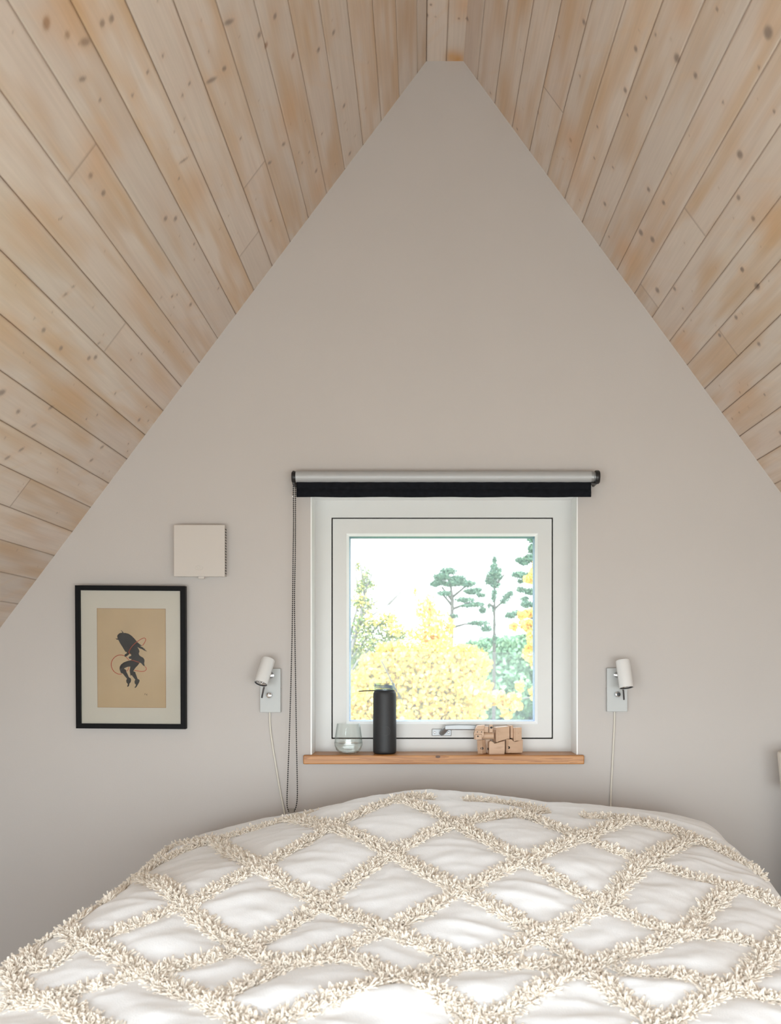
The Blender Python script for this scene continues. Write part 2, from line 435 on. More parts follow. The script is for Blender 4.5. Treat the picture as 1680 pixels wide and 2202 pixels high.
SKY = (-3.15, -2.35, 1.25, 2.25)     # unseen roof window added to brighten the bed: y range, range down slope
def slope_mesh(top, bot, phase, pitch, seed, knots_px, joints, extra_stains=(), hole=None):
    """boards run along y; across direction goes from `top` to `bot` in the wall plane."""
    a = Vector((top[0], 0, top[1])); c = Vector((bot[0], 0, bot[1]))
    e = (c - a); L = e.length; e.normalize()
    nrm = e.cross(Vector((0, 1, 0))).normalized()
    mid = Vector((0.05, 0, 1.5))
    if (mid - a).dot(nrm) > 0: nrm = -nrm          # away from the room
    kn = knot_list(knots_px, a, nrm)
    kn = [((p - a).dot(e), p.y, r, st, sk) for p, r, st, sk in kn]
    st = [(((p - a).dot(e)), p.y, r, s_, k) for p, r, s_, k in knot_list(extra_stains, a, nrm)]
    r_ = np.random.default_rng(seed)
    ys = np.concatenate([np.array([YB, -3.3, SKY[0], -2.7, SKY[1], -2.05, -1.75]), np.arange(-1.70, 0.0001, 0.0045)])
    if ys[-1] < -1e-6: ys = np.append(ys, 0.0)
    V, Q, T, G = [], [], [], []
    base = 0
    us = np.concatenate([[0.0, 0.0008, 0.0020], np.linspace(0.006, pitch-0.006, 22), [pitch-0.0020, pitch-0.0008, pitch]])
    dz = np.zeros(len(us)); dz[0] = 0.0022; dz[1] = 0.0014; dz[-1] = 0.0022; dz[-2] = 0.0014
    k0 = phase - pitch * math.ceil(phase / pitch)
    b_i = 0
    while k0 < L:
        # segment borders (butt joints) along this board
        js = sorted([-9.0] + [j[1] for j in joints if k0 <= j[0] < k0 + pitch] + [9.0])
        seg_tone = r_.random((len(js), 4)); seg_id = np.searchsorted(js, ys, side='right') - 1
        uu = np.clip(k0 + us, 0, L)
        Ug, Yg = np.meshgrid(uu, ys, indexing='ij')
        Vg = np.meshgrid(us, ys, indexing='ij')[0]
        tone = seg_tone[seg_id][None, :, :].repeat(len(us), 0)
        ox, oy = r_.random(2)*200
        n1 = vnoise(Vg*22+ox, Yg*3.2+oy, seed+b_i*3)            # broad stains
        n2 = vnoise(Vg*60+oy, Yg*7+ox, seed+b_i*3+1)
        n3 = vnoise(Vg*170+oy, Yg*5+ox+seg_id[None]*7.7, seed+b_i*3+2)
        warm = np.clip(0.10 + 0.55*(tone[..., 0]-0.35) + 0.75*n1 + 0.38*n2, 0, 1)
        grey = np.clip(0.9*(tone[..., 1]-0.62) + 0.20*n3, 0, 1)
        pink = np.clip(0.55*tone[..., 2] + 0.25*n2 - 0.15, 0, 1)
        col = PALE[None, None]*(1-pink[..., None]) + PINK*pink[..., None]
        col = col*(1-warm[..., None]) + WARM*warm[..., None]
        col = col*(1-grey[..., None]*0.8) + GREY*(grey[..., None]*0.8)
        col = col*(0.94 + 0.12*tone[..., 3])[..., None]*(1 + 0.03*n3)[..., None]
        # faint cross-grain brush smears
        sm = np.clip(vnoise(Vg*9+ox*2, Yg*26+Vg*40+oy, seed+77+b_i) - 0.55, 0, 1)*0.5
        col = col*(1-sm[..., None]) + np.array([0.66, 0.47, 0.30])*sm[..., None]
        # knots
        mine = [k for k in kn if k0 - 0.02 <= k[0] <= k0 + pitch + 0.02]
        for _ in range(5):                                        # small pin knots
            mine.append((k0 + r_.uniform(0.012, pitch-0.012), r_.uniform(-1.7, -0.02), r_.uniform(0.0016, 0.0035), 0.55, 0))
        for ku, ky, kr, ks, kk in mine:
            w = np.abs(Yg - ky) < kr*9
            if not w.any(): continue
            du = Ug - ku; dy = Yg - ky
            du2 = du + dy*kk*0.6
            rr = np.sqrt((du2/kr)**2 + (dy/(kr*1.35))**2)
            core = np.clip(1.25 - rr, 0, 1)
            halo = np.exp(-((rr/2.6)**2))*0.26*ks
            col = col*(1-halo[..., None]) + np.array([0.62, 0.40, 0.24])*halo[..., None]
            cc = np.clip(core*1.5, 0, 1)*0.80*ks
            kc = np.array([0.20, 0.155, 0.13]) if kk >= 0 else np.array([0.25, 0.13, 0.07])
            col = col*(1-cc[..., None]) + kc*cc[..., None]
        for su, sy, sr, ss, sk in st:
            rr = np.sqrt(((Ug-su)/sr)**2 + ((Yg-sy)/(sr*1.6))**2)
            h = np.exp(-rr**2)*ss
            col = col*(1-h[..., None]) + np.array([0.60, 0.33, 0.13])*h[..., None]
        # butt joints and seam grooves; groove shade deepened in the colour
        edge = np.minimum(Vg, pitch - Vg)
        ed = np.clip(1 - edge/0.0024, 0, 1)*(0.60 + 0.30*np.sign(tone[..., 3]-0.4)*0.5)
        for j in js[1:-1]:
            ed = np.maximum(ed, np.clip(1-np.abs(Yg-j)/0.004, 0, 1)*0.7)
        col = col*(1-ed[..., None]) + np.array([0.16, 0.085, 0.045])*ed[..., None]
        pos = (np.array(a)[None, None] + Ug[..., None]*np.array(e) + Yg[..., None]*np.array([0, 1, 0])
               + dz[:, None, None]*np.array(nrm))
        nu, ny = Ug.shape
        idx = (np.arange(nu)[:, None]*ny + np.arange(ny)[None]) + base
        q = np.stack([idx[:-1, :-1], idx[1:, :-1], idx[1:, 1:], idx[:-1, 1:]], -1).reshape(-1, 4)
        if hole:
            uc = (uu[:-1]+uu[1:])/2; yc = (ys[:-1]+ys[1:])/2
            inside = ((uc[:, None] > hole[2]) & (uc[:, None] < hole[3]) & (yc[None] > hole[0]) & (yc[None] < hole[1])).ravel()
            q = q[~inside]
        V.append(pos.reshape(-1, 3)); Q.append(q); T.append(col.reshape(-1, 3))
        G.append(np.stack([Yg, Vg, np.full_like(Yg, b_i + seed) + 0.31*seg_id[None]], -1).reshape(-1, 3))
        base += nu*ny; b_i += 1; k0 += pitch
    return [np.concatenate(z) for z in (V, Q, T, G)], nrm

def crop1(x, y): return (x/2, y/2)
def crop2(x, y): return (840 + x/2, y/2)
def crop3(x, y): return (x/2.823, 600 + y/2.823)
def crop4(x, y): return (1240 + x/3.67, 500 + y/3.67)
big, med, sml = 0.0098, 0.0067, 0.0038
KNR = [(*crop2(x, y), r) for x, y, r in (
    (832,95,med),(1055,210,med),(1232,250,big),(1312,325,med),(1010,388,med),(1020,495,sml),(775,603,med),(1110,815,med),
    (1175,872,med),(922,877,med),(1077,1000,big),(1127,1030,big),(940,1018,sml),(1503,665,big),(1497,850,med),(1560,940,med),
    (1625,140,0.012),(1148,1248,big),(1222,1242,med),(1513,1160,med),(1580,1230,med),(815,327,sml),(890,545,sml),(877,680,sml),
    (957,720,sml),(1430,440,sml),(1585,290,sml),(1650,480,sml),(430,400,sml),(330,80,med),(545,555,sml),(635,485,sml),(1140,150,sml),(1405,40,sml),(1100,420,sml))]
KNR += [(*crop4(x, y), r) for x, y, r in ((1308,293,med),(1425,425,big),(1260,670,med),(1130,810,med),(1440,880,med),(848,780,sml),(840,600,sml),(1290,1260,sml),(1485,1280,sml),(1285,1420,sml),(1230,1470,sml),(1610,1580,med))]
KNL = [(*crop1(x, y), r, 0.95, k) for x, y, r, k in (
    (440,100,med,0),(480,80,med,0),(985,95,big,1.5),(1115,150,med,0),(1145,195,med,-.2),(1183,70,med,0),(1260,240,med,-.2),(1370,215,med,0),
    (1435,140,med,0),(910,345,big,1.8),(965,295,med,0.5),(785,410,sml,0),(815,360,sml,0),(790,690,med,2.5),(770,768,sml,0),(365,180,big,.8),
    (200,100,big,-.3),(355,340,med,1),(290,150,med,0),(1035,595,sml,0),(1160,700,med,1),(1220,620,med,0.6),(1165,950,sml,1),(1300,700,sml,0),
    (1330,655,sml,0),(1360,735,med,0),(1385,575,sml,0),(1480,455,med,0),(1505,660,med,0),(570,410,sml,0),(700,240,sml,0),(390,755,med,0),
    (445,830,med,0),(280,1270,sml,2),(260,940,sml,2),(835,1050,sml,0),(820,1310,med,0),(740,1275,sml,0),(712,940,med,0),(755,940,med,0),(940,1240,sml,0),(635,310,sml,0),(430,430,sml,0))]
KNL += [(*crop3(x, y), r, 0.9, k) for x, y, r, k in (
    (445,45,sml,1),(400,90,sml,1),(265,310,med,0),(540,480,med,0),(580,475,med,0),(370,420,med,0),(310,780,med,1),(110,805,med,0),(205,890,med,1),
    (130,1035,med,1),(45,1085,med,1),(620,1020,med,.6),(555,1100,med,.6),(590,825,sml,0),(525,850,sml,0),(780,1000,sml,0),(775,1045,sml,0),
    (845,855,med,0),(900,860,sml,0),(890,775,sml,1),(795,490,sml,0),(860,455,sml,0),(1075,95,sml,0),(1045,105,sml,0),(1155,155,sml,0),(700,695,sml,0),(10,690,big,0.5),(600,390,sml,1))]

def u_of(px, py, top): 
    x, z = W(px, py); return math.hypot(x-top[0], z-top[1])
LB = along(RL, LL0, KZ); RB = along(RR, RR0, KZ)
phL = u_of(350.7, 883, RL) % 0.1000
phR = u_of(1441, 733, RR) % 0.0977
def joint_on(px, py, top, bot):
    a = Vector((top[0], 0, top[1])); c = Vector((bot[0], 0, bot[1])); e = (c-a).normalized()
    n = e.cross(Vector((0, 1, 0)))
    p = knot_list([(px, py, 1)], a, n)[0][0]
    return ((p-a).dot(e), p.y)
JL = [joint_on(55, 1045, RL, LB), joint_on(196, 322, RL, LB), joint_on(563, 352+3, RL, LB), joint_on(225, 755, RL, LB), joint_on(551, 505, RL, LB)]
JR = [joint_on(1565, 735, RR, RB), joint_on(1385, 620, RR, RB), joint_on(1180, 200, RR, RB), joint_on(1475, 450, RR, RB)]
STL = [(150, 20, .05, .5), (60, 490, .06, .35), (210, 330, .05, .4), (300, 640, .06, .25), (430, 400, .05, .3), (620, 250, .05, .4), (690, 400, .05, .35), (20, 700, .05, .3), (160, 850, .06, .3)]
STR = [(1230, 300, .05, .45), (1345, 540, .05, .5), (1470, 745, .05, .5), (1600, 840, .05, .35), (1660, 470, .05, .5), (1470, 20, .04, .35), (1110, 250, .04, .35), (1240, 380, .05, .3), (1400, 700, .04, .3), (1580, 890, .05, .25)]
(dL, nL) = slope_mesh(RL, LB, phL, 0.1000, 100, KNL, JL, STL, SKY)
(dR, nR) = slope_mesh(RR, RB, phR, 0.0977, 400, KNR, JR, STR)
rseam = (W(960, 131.5)[0] - RL[0])
(dT, nT) = slope_mesh(RL, RR, rseam, 0.0660, 700, [(927, 10, sml), (917, 33, med), (897, 77, sml), (987, 40, sml), (1004, 40, sml)], [], [(985, 128, .022, 1.0), (970, 122, .020, .8), (1000, 10, .04, .5)])
Vs, Qs, Ts, Gs = [], [], [], []; off = 0
for v, q, t, g in (dL, dR, dT):
    Vs.append(v); Qs.append(q + off); Ts.append(t); Gs.append(g); off += len(v)
me = fast_mesh('ceiling', np.concatenate(Vs), np.concatenate(Qs))
T_ = np.concatenate(Ts); a_ = me.attributes.new('tint', 'FLOAT_COLOR', 'POINT')
a_.data.foreach_set('color', np.concatenate([T_, np.ones((len(T_), 1))], 1).astype(np.float32).ravel())
g_ = me.attributes.new('grain', 'FLOAT_VECTOR', 'POINT')
g_.data.foreach_set('vector', np.concatenate(Gs).astype(np.float32).ravel())
ceiling = tag(link('ceiling', me, M_boards), kind='structure')
# roof build-up behind the boards keeps daylight out
rb = MB()
def slab(a, e, n, u0, u1, y0, y1, t0, t1, mb):
    b = bmesh.new()
    vs = [b.verts.new(a + e*u + n*t + Vector((0, y, 0))) for u in (u0, u1) for y in (y0, y1) for t in (t0, t1)]
    for f in ((0,1,3,2),(4,6,7,5),(0,4,5,1),(2,3,7,6),(0,2,6,4),(1,5,7,3)): b.faces.new([vs[i] for i in f])
    bmesh.ops.recalc_face_normals(b, faces=b.faces[:]); mb._add(b)
def slope_axes(top, bot):
    a = Vector((top[0], 0, top[1])); e = Vector((bot[0], 0, bot[1])) - a; L = e.length; return a, e.normalized(), L
aL, eL, LL_ = slope_axes(RL, LB); aR, eR, LR_ = slope_axes(RR, RB)
slab(aR, eR, nR, 0, LR_, YB-0.25, WT, 0.012, 0.11, rb)
for u0, u1, y0, y1 in ((0, SKY[2], YB-0.25, WT), (SKY[3], LL_, YB-0.25, WT), (SKY[2], SKY[3], YB-0.25, SKY[0]), (SKY[2], SKY[3], SKY[1], WT)):
    slab(aL, eL, nL, u0, u1, y0, y1, 0.012, 0.11, rb)
rb.box(RL[0]-0.12, RR[0]+0.12, YB-0.25, WT, RL[1]+0.012, RL[1]+0.12)
rb.build('roof_deck', M_bedwood, ceiling)

w3 = MB(); f_ = 0.045  # frame of the added, unseen roof window
for u0, u1, y0, y1 in ((SKY[2], SKY[2]+f_, SKY[0], SKY[1]), (SKY[3]-f_, SKY[3], SKY[0], SKY[1]), (SKY[2]+f_, SKY[3]-f_, SKY[0], SKY[0]+f_), (SKY[2]+f_, SKY[3]-f_, SKY[1]-f_, SKY[1])):
    slab(aL, eL, nL, u0, u1, y0, y1, -0.004, 0.115, w3)
w3 = tag(w3.build('added_roof_window', M_white), kind='structure')
p3 = MB(); slab(aL, eL, nL, SKY[2]+f_, SKY[3]-f_, SKY[0]+f_, SKY[1]-f_, 0.07, 0.076, p3); p3.build('pane', M_pane, w3)
# ------------------------------------------------------------------ window
FY = 3.19 - D                                     # room-side face of the frame
def X(px, d=3.19): return (px-CX)*d/F
def Z(py, d=3.19): return CZ + (CY-py)*d/F
sx0, sx1, sz0, sz1 = X(713), X(1189.5), Z(1589), Z(1113)        # outer edge of the black gap
gap = 0.0045
fr = MB()
for a in ((OX0, sx0, OZ0, OZ1), (sx1, OX1, OZ0, OZ1), (sx0, sx1, OZ0, sz0), (sx0, sx1, sz1, OZ1)):
    fr.box(a[0], a[1], FY, FY+0.12, a[2], a[3])
window = tag(fr.build('window_1', M_white), kind='structure')
ln_ = MB(); q_ = 0.004
ln_.box(OX0, OX0+q_, 0.0006, FY, OZ0, OZ1); ln_.box(OX1-q_, OX1, 0.0006, FY, OZ0, OZ1); ln_.box(OX0+q_, OX1-q_, 0.0006, FY, OZ1-q_, OZ1)
tag(ln_.build('trim_1', plain('white_gloss_lining', (0.85, 0.86, 0.86), 0.4)), kind='structure')
# seal in the gap
sl = MB()
for a in ((sx0, sx0+gap, sz0, sz1), (sx1-gap, sx1, sz0, sz1), (sx0, sx1, sz0, sz0+gap), (sx0, sx1, sz1-gap, sz1)):
    sl.box(a[0], a[1], FY+0.012, FY+0.03, a[2], a[3])
sl.build('seal', M_seal, window)
bx0, bx1, bz0, bz1 = X(745), X(1157), Z(1557), Z(1147)
ss = MB()
A = (sx0+gap, sx1-gap, sz0+gap, sz1-gap)
for a in ((A[0], bx0, A[2], A[3]), (bx1, A[1], A[2], A[3]), (bx0, bx1, A[2], bz0), (bx0, bx1, bz1, A[3])):
    ss.box(a[0], a[1], FY-0.001, FY+0.11, a[2], a[3])
sash = ss.build('sash', M_white, window)
def frame_ring(mb, o, i, yo, yi):
    """sloping picture-frame ring between outer rect o at y=yo and inner rect i at y=yi."""
    b = bmesh.new()
    def rect(r, y): return [b.verts.new((r[0], y, r[2])), b.verts.new((r[1], y, r[2])), b.verts.new((r[1], y, r[3])), b.verts.new((r[0], y, r[3]))]
    Ov, Iv = rect(o, yo), rect(i, yi); Ob, Ib = rect(o, yi+0.004), rect(i, yi+0.004)
    for k in range(4):
        j = (k+1) % 4
        b.faces.new((Ov[k], Ov[j], Iv[j], Iv[k])); b.faces.new((Iv[k], Iv[j], Ib[j], Ib[k]))
        b.faces.new((Ib[k], Ib[j], Ob[j], Ob[k])); b.faces.new((Ob[k], Ob[j], Ov[j], Ov[k]))
    bmesh.ops.recalc_face_normals(b, faces=b.faces[:]); mb._add(b)
bd = MB(); w_ = 0.0085
I1 = (bx0+w_, bx1-w_, bz0+w_, bz1-w_)
frame_ring(bd, (bx0, bx1, bz0, bz1), I1, FY+0.002, FY+0.012)
bd.build('glazing_bead', M_bead, sash)
sp = MB(); w2 = 0.0035
I2 = (I1[0]+w2, I1[1]-w2, I1[2]+w2, I1[3]-w2)
frame_ring(sp, I1, I2, FY+0.016, FY+0.045)
sp.build('spacer', M_spacer, sash)
MB().box(bx0, bx1, FY+0.0155, FY+0.0195, bz0, bz1).build('pane', M_pane, sash)
# handle
hd = MB(); hx = X(950); hz = Z(1574.5)
hd.box(X(929), X(971), FY-0.006, FY, Z(1582.3), Z(1567), 0.002)
handle = hd.build('handle', M_silver, sash)
lv = MB()
p0 = Vector((hx, FY-0.006, hz-0.003)); p1 = Vector((X(961), FY-0.045, Z(1562.5)))
lv.lathe([(0, 0), (0.0095, 0), (0.0095, 0.012), (0, 0.012)], 20, axis_matrix(p0 + Vector((0, 0.004, 0)), (0, -1, 0)))
lv.tube([p0 + Vector((0, -0.004, 0)), p0.lerp(p1, 0.5) + Vector((0, -0.006, 0)), p1], [0.0095, 0.0095, 0.0085], 14)
# grip: flattened bar bowing slightly upwards
b = bmesh.new(); rings = []
for k in range(13):
    t = k/12; x = X(957) + (X(1022)-X(957))*t; top = Z(1556.8) + 0.0022*math.sin(PI*t); bot = Z(1568) + 0.0005*math.sin(PI*t)
    y0, y1 = FY-0.052, FY-0.038; r = 0.003
    prof = [(y0+r, bot), (y0, bot+r), (y0, top-r), (y0+r, top), (y1-r, top), (y1, top-r), (y1, bot+r), (y1-r, bot)]
    rings.append([b.verts.new((x, yy, zz)) for yy, zz in prof])
for A_, B_ in zip(rings, rings[1:]):
    for k in range(8): b.faces.new((A_[k], A_[(k+1) % 8], B_[(k+1) % 8], B_[k]))
b.faces.new(rings[0]); b.faces.new(rings[-1][::-1])
bmesh.ops.recalc_face_normals(b, faces=b.faces[:]); lv._add(b)
lv.build('lever', M_silver, handle, angle=40)
for px in (935, 965):
    MB().lathe([(0, 0), (0.0032, 0), (0.0036, 0.0012), (0.0022, 0.0022), (0, 0.0014)], 14, axis_matrix((X(px), FY-0.0055, Z(1575)), (0, -1, 0))).build('screw', M_chrome, handle, True)
# sill board
sb = MB()
sy0 = 3.055 - D
sb.box(X(652, 3.055), X(1257, 3.055), sy0, 0.0, OZ0-0.0295, OZ0, 0.003, 2)
sb.box(OX0, OX1, -0.004, FY+0.004, OZ0-0.0295, OZ0)
sill = sb.build('window_sill', M_sill, window); sill['label'] = 'orange-brown pine sill board'
kx = X(942, 3.055)
MB().lathe([(0, 0), (0.0085, 0), (0.006, 0.0006), (0, 0.0008)], 16, axis_matrix((kx, sy0+0.0003, OZ0-0.005), (0, -1, 0)) @ Matrix.Diagonal((1.1, 0.55, 1, 1))).build('knot', plain('knot_dark', (0.12, 0.06, 0.035), 0.5), sill)

# ------------------------------------------------------------------ roller blind
bl = empty('roller_blind', (X(953, 3.03), -0.047, Z(1025.5, 3.03)), 'black roller blind with silver tube rolled up above the window, bead chain hanging beside it', 'blind')
dB = 3.03; tx0, tx1, tz, tr = X(637, dB), X(1271, dB), Z(1025.5, dB), 0.0190
MB().lathe([(0, 0), (tr, 0), (tr, tx1-tx0), (0, tx1-tx0)], 40, axis_matrix((tx0, dB-D, tz), (1, 0, 0))).build('tube', M_silver2, bl, angle=40)
ec = MB()
ec.lathe([(0, 0), (tr*0.90, 0), (tr*0.98, 0.001), (tr*0.98, 0.010), (tr*0.9, 0.0135), (0, 0.0135)], 32, axis_matrix((tx0, dB-D, tz-0.001), (-1, 0, 0)))
ec.box(tx0-0.012, tx0-0.004, dB-D-0.004, 0.0, tz-0.026, tz+0.0195, 0.002)
ec.build('end_bracket', M_black, bl, angle=40)
ec = MB()
ec.lathe([(0, 0), (tr*0.92, 0), (tr*0.92, 0.008), (tr*0.8, 0.010), (tr*0.8, 0.014), (0, 0.014)], 32, axis_matrix((tx1, dB-D, tz), (1, 0, 0)))
ec.build('end_plug', M_silver, bl, angle=40)
ec = MB()
ec.lathe([(0, 0), (tr*1.12, 0), (tr*1.16, 0.002), (tr*1.16, 0.011), (tr*1.05, 0.014), (0, 0.014)], 32, axis_matrix((tx1+0.0135, dB-D, tz-0.001), (1, 0, 0)))
ec.box(tx1+0.012, tx1+0.020, dB-D-0.004, 0.0, tz-0.024, tz+0.015, 0.002)
ec.box(tx1-0.006, tx1+0.020, dB-D-0.004, dB-D+0.012, tz-0.0245, tz-0.019, 0.001)
ec.build('end_bracket', M_black, bl, angle=40)
# fabric with hem pocket
fx0, fx1 = X(638, dB), X(1271, dB); n = 120
zz = [tz-tr*0.2, Z(1045, dB), Z(1051.5, dB), Z(1052.5, dB), Z(1053.5, dB), Z(1060, dB), Z(1068.5, dB), Z(1069, dB)]
yo = [0.0, 0.001, 0.001, 0.0025, 0.001, -0.001, 0.0005, 0.003]
V = []; 
for i in range(n+1):
    x = fx0 + (fx1-fx0)*i/n
    for z_, y_ in zip(zz, yo):
        V.append((x, dB-D-0.006+y_ + 0.0006*math.sin(i*0.9+z_*300), z_ + (0.0006*math.sin(i*0.23) if z_ < zz[5] else 0)))
m_ = len(zz); nb = len(V)
V += [(v[0], v[1]+0.005, v[2]) for v in V]
Q = []
for i in range(n):
    for k in range(m_-1):
        a, b_, c, d_ = i*m_+k, (i+1)*m_+k, (i+1)*m_+k+1, i*m_+k+1
        Q.append((a, b_, c, d_)); Q.append((nb+a, nb+d_, nb+c, nb+b_))
    Q.append((i*m_+m_-1, (i+1)*m_+m_-1, nb+(i+1)*m_+m_-1, nb+i*m_+m_-1))
for i in (0, n):
    for k in range(m_-1): Q.append((i*m_+k, i*m_+k+1, nb+i*m_+k+1, nb+i*m_+k))
fab = link('blind_fabric', fast_mesh('blind_fabric', np.array(V), np.array(Q)), M_fabblack, bl, True)
# bead chain
def chain_pts():
    dT, dBm = 3.025, 3.05
    def q(px, py): 
        d = dT + (dBm-dT)*(py-1040)/700; return P(px, py, d)
    lft = [(631, 1042), (631.5, 1120), (630.5, 1200), (629.5, 1290), (628, 1380), (625.5, 1480), (622.5, 1580), (619.5, 1660), (617.5, 1715), (618, 1735), (621, 1744.5)]
    rgt = [(635.5, 1042), (635.5, 1120), (635, 1200), (633.5, 1290), (634.5, 1380), (636, 1480), (637.5, 1580), (639, 1660), (639.5, 1710), (637.5, 1732), (633, 1744.5)]
    return smooth_path([q(*p) for p in lft], 12), smooth_path([q(*p) for p in rgt], 12)
cL, cR = chain_pts()
ch = MB()
sph = bmesh.new(); bmesh.ops.create_icosphere(sph, subdivisions=1, radius=0.0026)
sv = np.array([v.co for v in sph.verts]); sf = np.array([[v.index for v in f.verts] for f in sph.faces]); sph.free()
def resample(path, step):
    out = [path[0].copy()]; acc = 0
    for a, b in zip(path, path[1:]):
        L = (b-a).length; t = step-acc
        while t <= L: out.append(a.lerp(b, t/L)); t += step
        acc = (acc + L) % step
    return out
bV, bF, o_ = [], [], 0
for path in (cL, cR):
    for p in resample(path, 0.00655):
        bV.append(sv + np.array(p)); bF.append(sf + o_); o_ += len(sv)
    cb = bmesh.new()
cm = fast_mesh('bead_chain', np.concatenate(bV), np.concatenate(bF))
for path in (cL, cR): ch.tube(path, 0.0006, 5)
ch.bm.from_mesh(cm); bpy.data.meshes.remove(cm)
chain = ch.build('bead_chain', M_black, bl, True)
cw = MB(); cp = P(627, 1742.5, 3.05)
cw.box(cp.x-0.0095, cp.x+0.0095, cp.y-0.004, cp.y+0.004, cp.z-0.008, cp.z+0.006, 0.003)
cn = cw.build('chain_connector', glass_mat('clear_plastic', (0.85, 0.85, 0.83), 1.45, 0.15), chain); cn['label'] = 'clear plastic chain connector'
cl = MB(); cl.tube(smooth_path([P(630, 1056, 3.02), P(628.4, 1060, 3.02), P(628.6, 1066, 3.02), P(631, 1068, 3.02)], 5), 0.0007, 6)
cl.build('chain_clip', M_chrome, chain)

# ------------------------------------------------------------------ wall vent
vt = 0.042; vd = D - vt
vx0, vx1, vz0, vz1 = X(373, vd), X(483.5, vd), Z(1240, vd), Z(1128, vd)
vent = empty('wall_vent', ((vx0+vx1)/2, 0, (vz0+vz1)/2), 'square off-white air vent box with perforated side on the wall above the picture', 'vent')
vb = MB()
vb.box(vx0, vx1, -vt, -vt+0.008, vz0, vz1, 0.003)
vb.box(vx0+0.004, vx1-0.003, -vt+0.007, 0, vz0+0.003, vz1-0.003, 0.001)
# embossed oval
vb.lathe([(0.0135, 0), (0.0140, 0.0006), (0.0146, 0.0006), (0.0151, 0)], 40, axis_matrix((X(428, vd), -vt, Z(1221, vd)), (0, -1, 0)) @ Matrix.Diagonal((0.88, 0.55, 1, 1)))
vb.lathe([(0.003, 0), (0.0045, 0.0006), (0.006, 0)], 20, axis_matrix((X(427, vd), -vt, Z(1219.5, vd)), (0, -1, 0)))
vb.build('cover', M_ventw, vent)
# perforated side: a ribbed comb of slots
ps = MB(); nsl = 17; h_ = (vz1-vz0-0.016)/nsl
for k in range(nsl):
    zc = vz0 + 0.008 + (k+0.5)*h_
    ps.box(vx1-0.0032, vx1-0.0024+0.0006, -vt+0.011, -0.006, zc-h_*0.2, zc+h_*0.2)
pv = ps.build('slot', M_hole, vent); pv['label'] = 'dark ventilation slots'
MB().box(X(425, vd), X(438.5, vd), -vt+0.004, -vt+0.016, Z(1244.3, vd), Z(1238, vd), 0.002).build('pull_tab', M_ventw, vent)

# ------------------------------------------------------------------ framed print
pc = P(280.3, 1413.2, 3.045); k_ = 3.045/F
pic = empty('framed_picture', (pc.x, -0.004, pc.z), 'black framed print of a dancing silhouette with a red rope, below the vent', 'picture')
TILT = 2.3
def RP(o):
    return o
PW, PH = 236.5*k_, 308.0*k_; bw = 10.5*k_
def lx(px): return (px-280.3)*k_
def lz(py): return (1413.2-py)*k_
pic_parts = []
def local_part(mb, name, mat, parent, smooth=False, label=None):
    me = bpy.data.meshes.new(name); mb.bm.to_mesh(me); mb.bm.free()
    o = bpy.data.objects.new(name, me); COL.objects.link(o); me.materials.append(mat)
    o.parent = parent
    if smooth: me.shade_smooth()
    if label: o['label'] = label
    return o
fm = MB(); fd = 0.022
b = bmesh.new()
def rect4(hx, hz, y): return [b.verts.new(p) for p in ((-hx, y, -hz), (hx, y, -hz), (hx, y, hz), (-hx, y, hz))]
O0, O1, O2, I1_, I2_ = rect4(PW/2, PH/2, 0), rect4(PW/2, PH/2, -fd+0.0008), rect4(PW/2-0.0008, PH/2-0.0008, -fd), rect4(PW/2-bw, PH/2-bw, -fd), rect4(PW/2-bw, PH/2-bw, 0)
for A_, B_ in ((O0, O1), (O1, O2), (O2, I1_), (I1_, I2_), (I2_, O0)):
    for k in range(4): b.faces.new((A_[k], A_[(k+1) % 4], B_[(k+1) % 4], B_[k]))
bmesh.ops.recalc_face_normals(b, faces=b.faces[:]); fm._add(b)
local_part(fm, 'frame', M_frameblack, pic)
mt = MB(); mt.box(-PW/2+bw*0.8, PW/2-bw*0.8, -0.012, -0.008, -PH/2+bw*0.8, PH/2-bw*0.8)
local_part(mt, 'mount_board', M_mat, pic)
gz = MB(); gz.box(-PW/2+bw*0.8, PW/2-bw*0.8, -0.0175, -0.0160, -PH/2+bw*0.8, PH/2-bw*0.8)
local_part(gz, 'picture_glass', M_pglass, pic)
ax0, ax1, az0, az1 = lx(207), lx(355), lz(1522), lz(1308)
pp = MB(); pp.box(ax0, ax1, -0.0124, -0.0119, az0, az1)
paper = local_part(pp, 'print', M_paper, pic, label='tan paper print')
pe = MB(); e_ = 0.0009
for x0, x1, z0, z1 in ((ax0, ax0+e_, az0, az1), (ax1-e_, ax1, az0, az1), (ax0, ax1, az0, az0+e_), (ax0, ax1, az1-e_, az1)):
    pe.box(x0, x1, -0.0126, -0.0122, z0, z1)
local_part(pe, 'paper_edge', M_paperedge, paper)
def zp(x, y): return (lx(225 + x/13.76), lz(1340 + y/13.76))
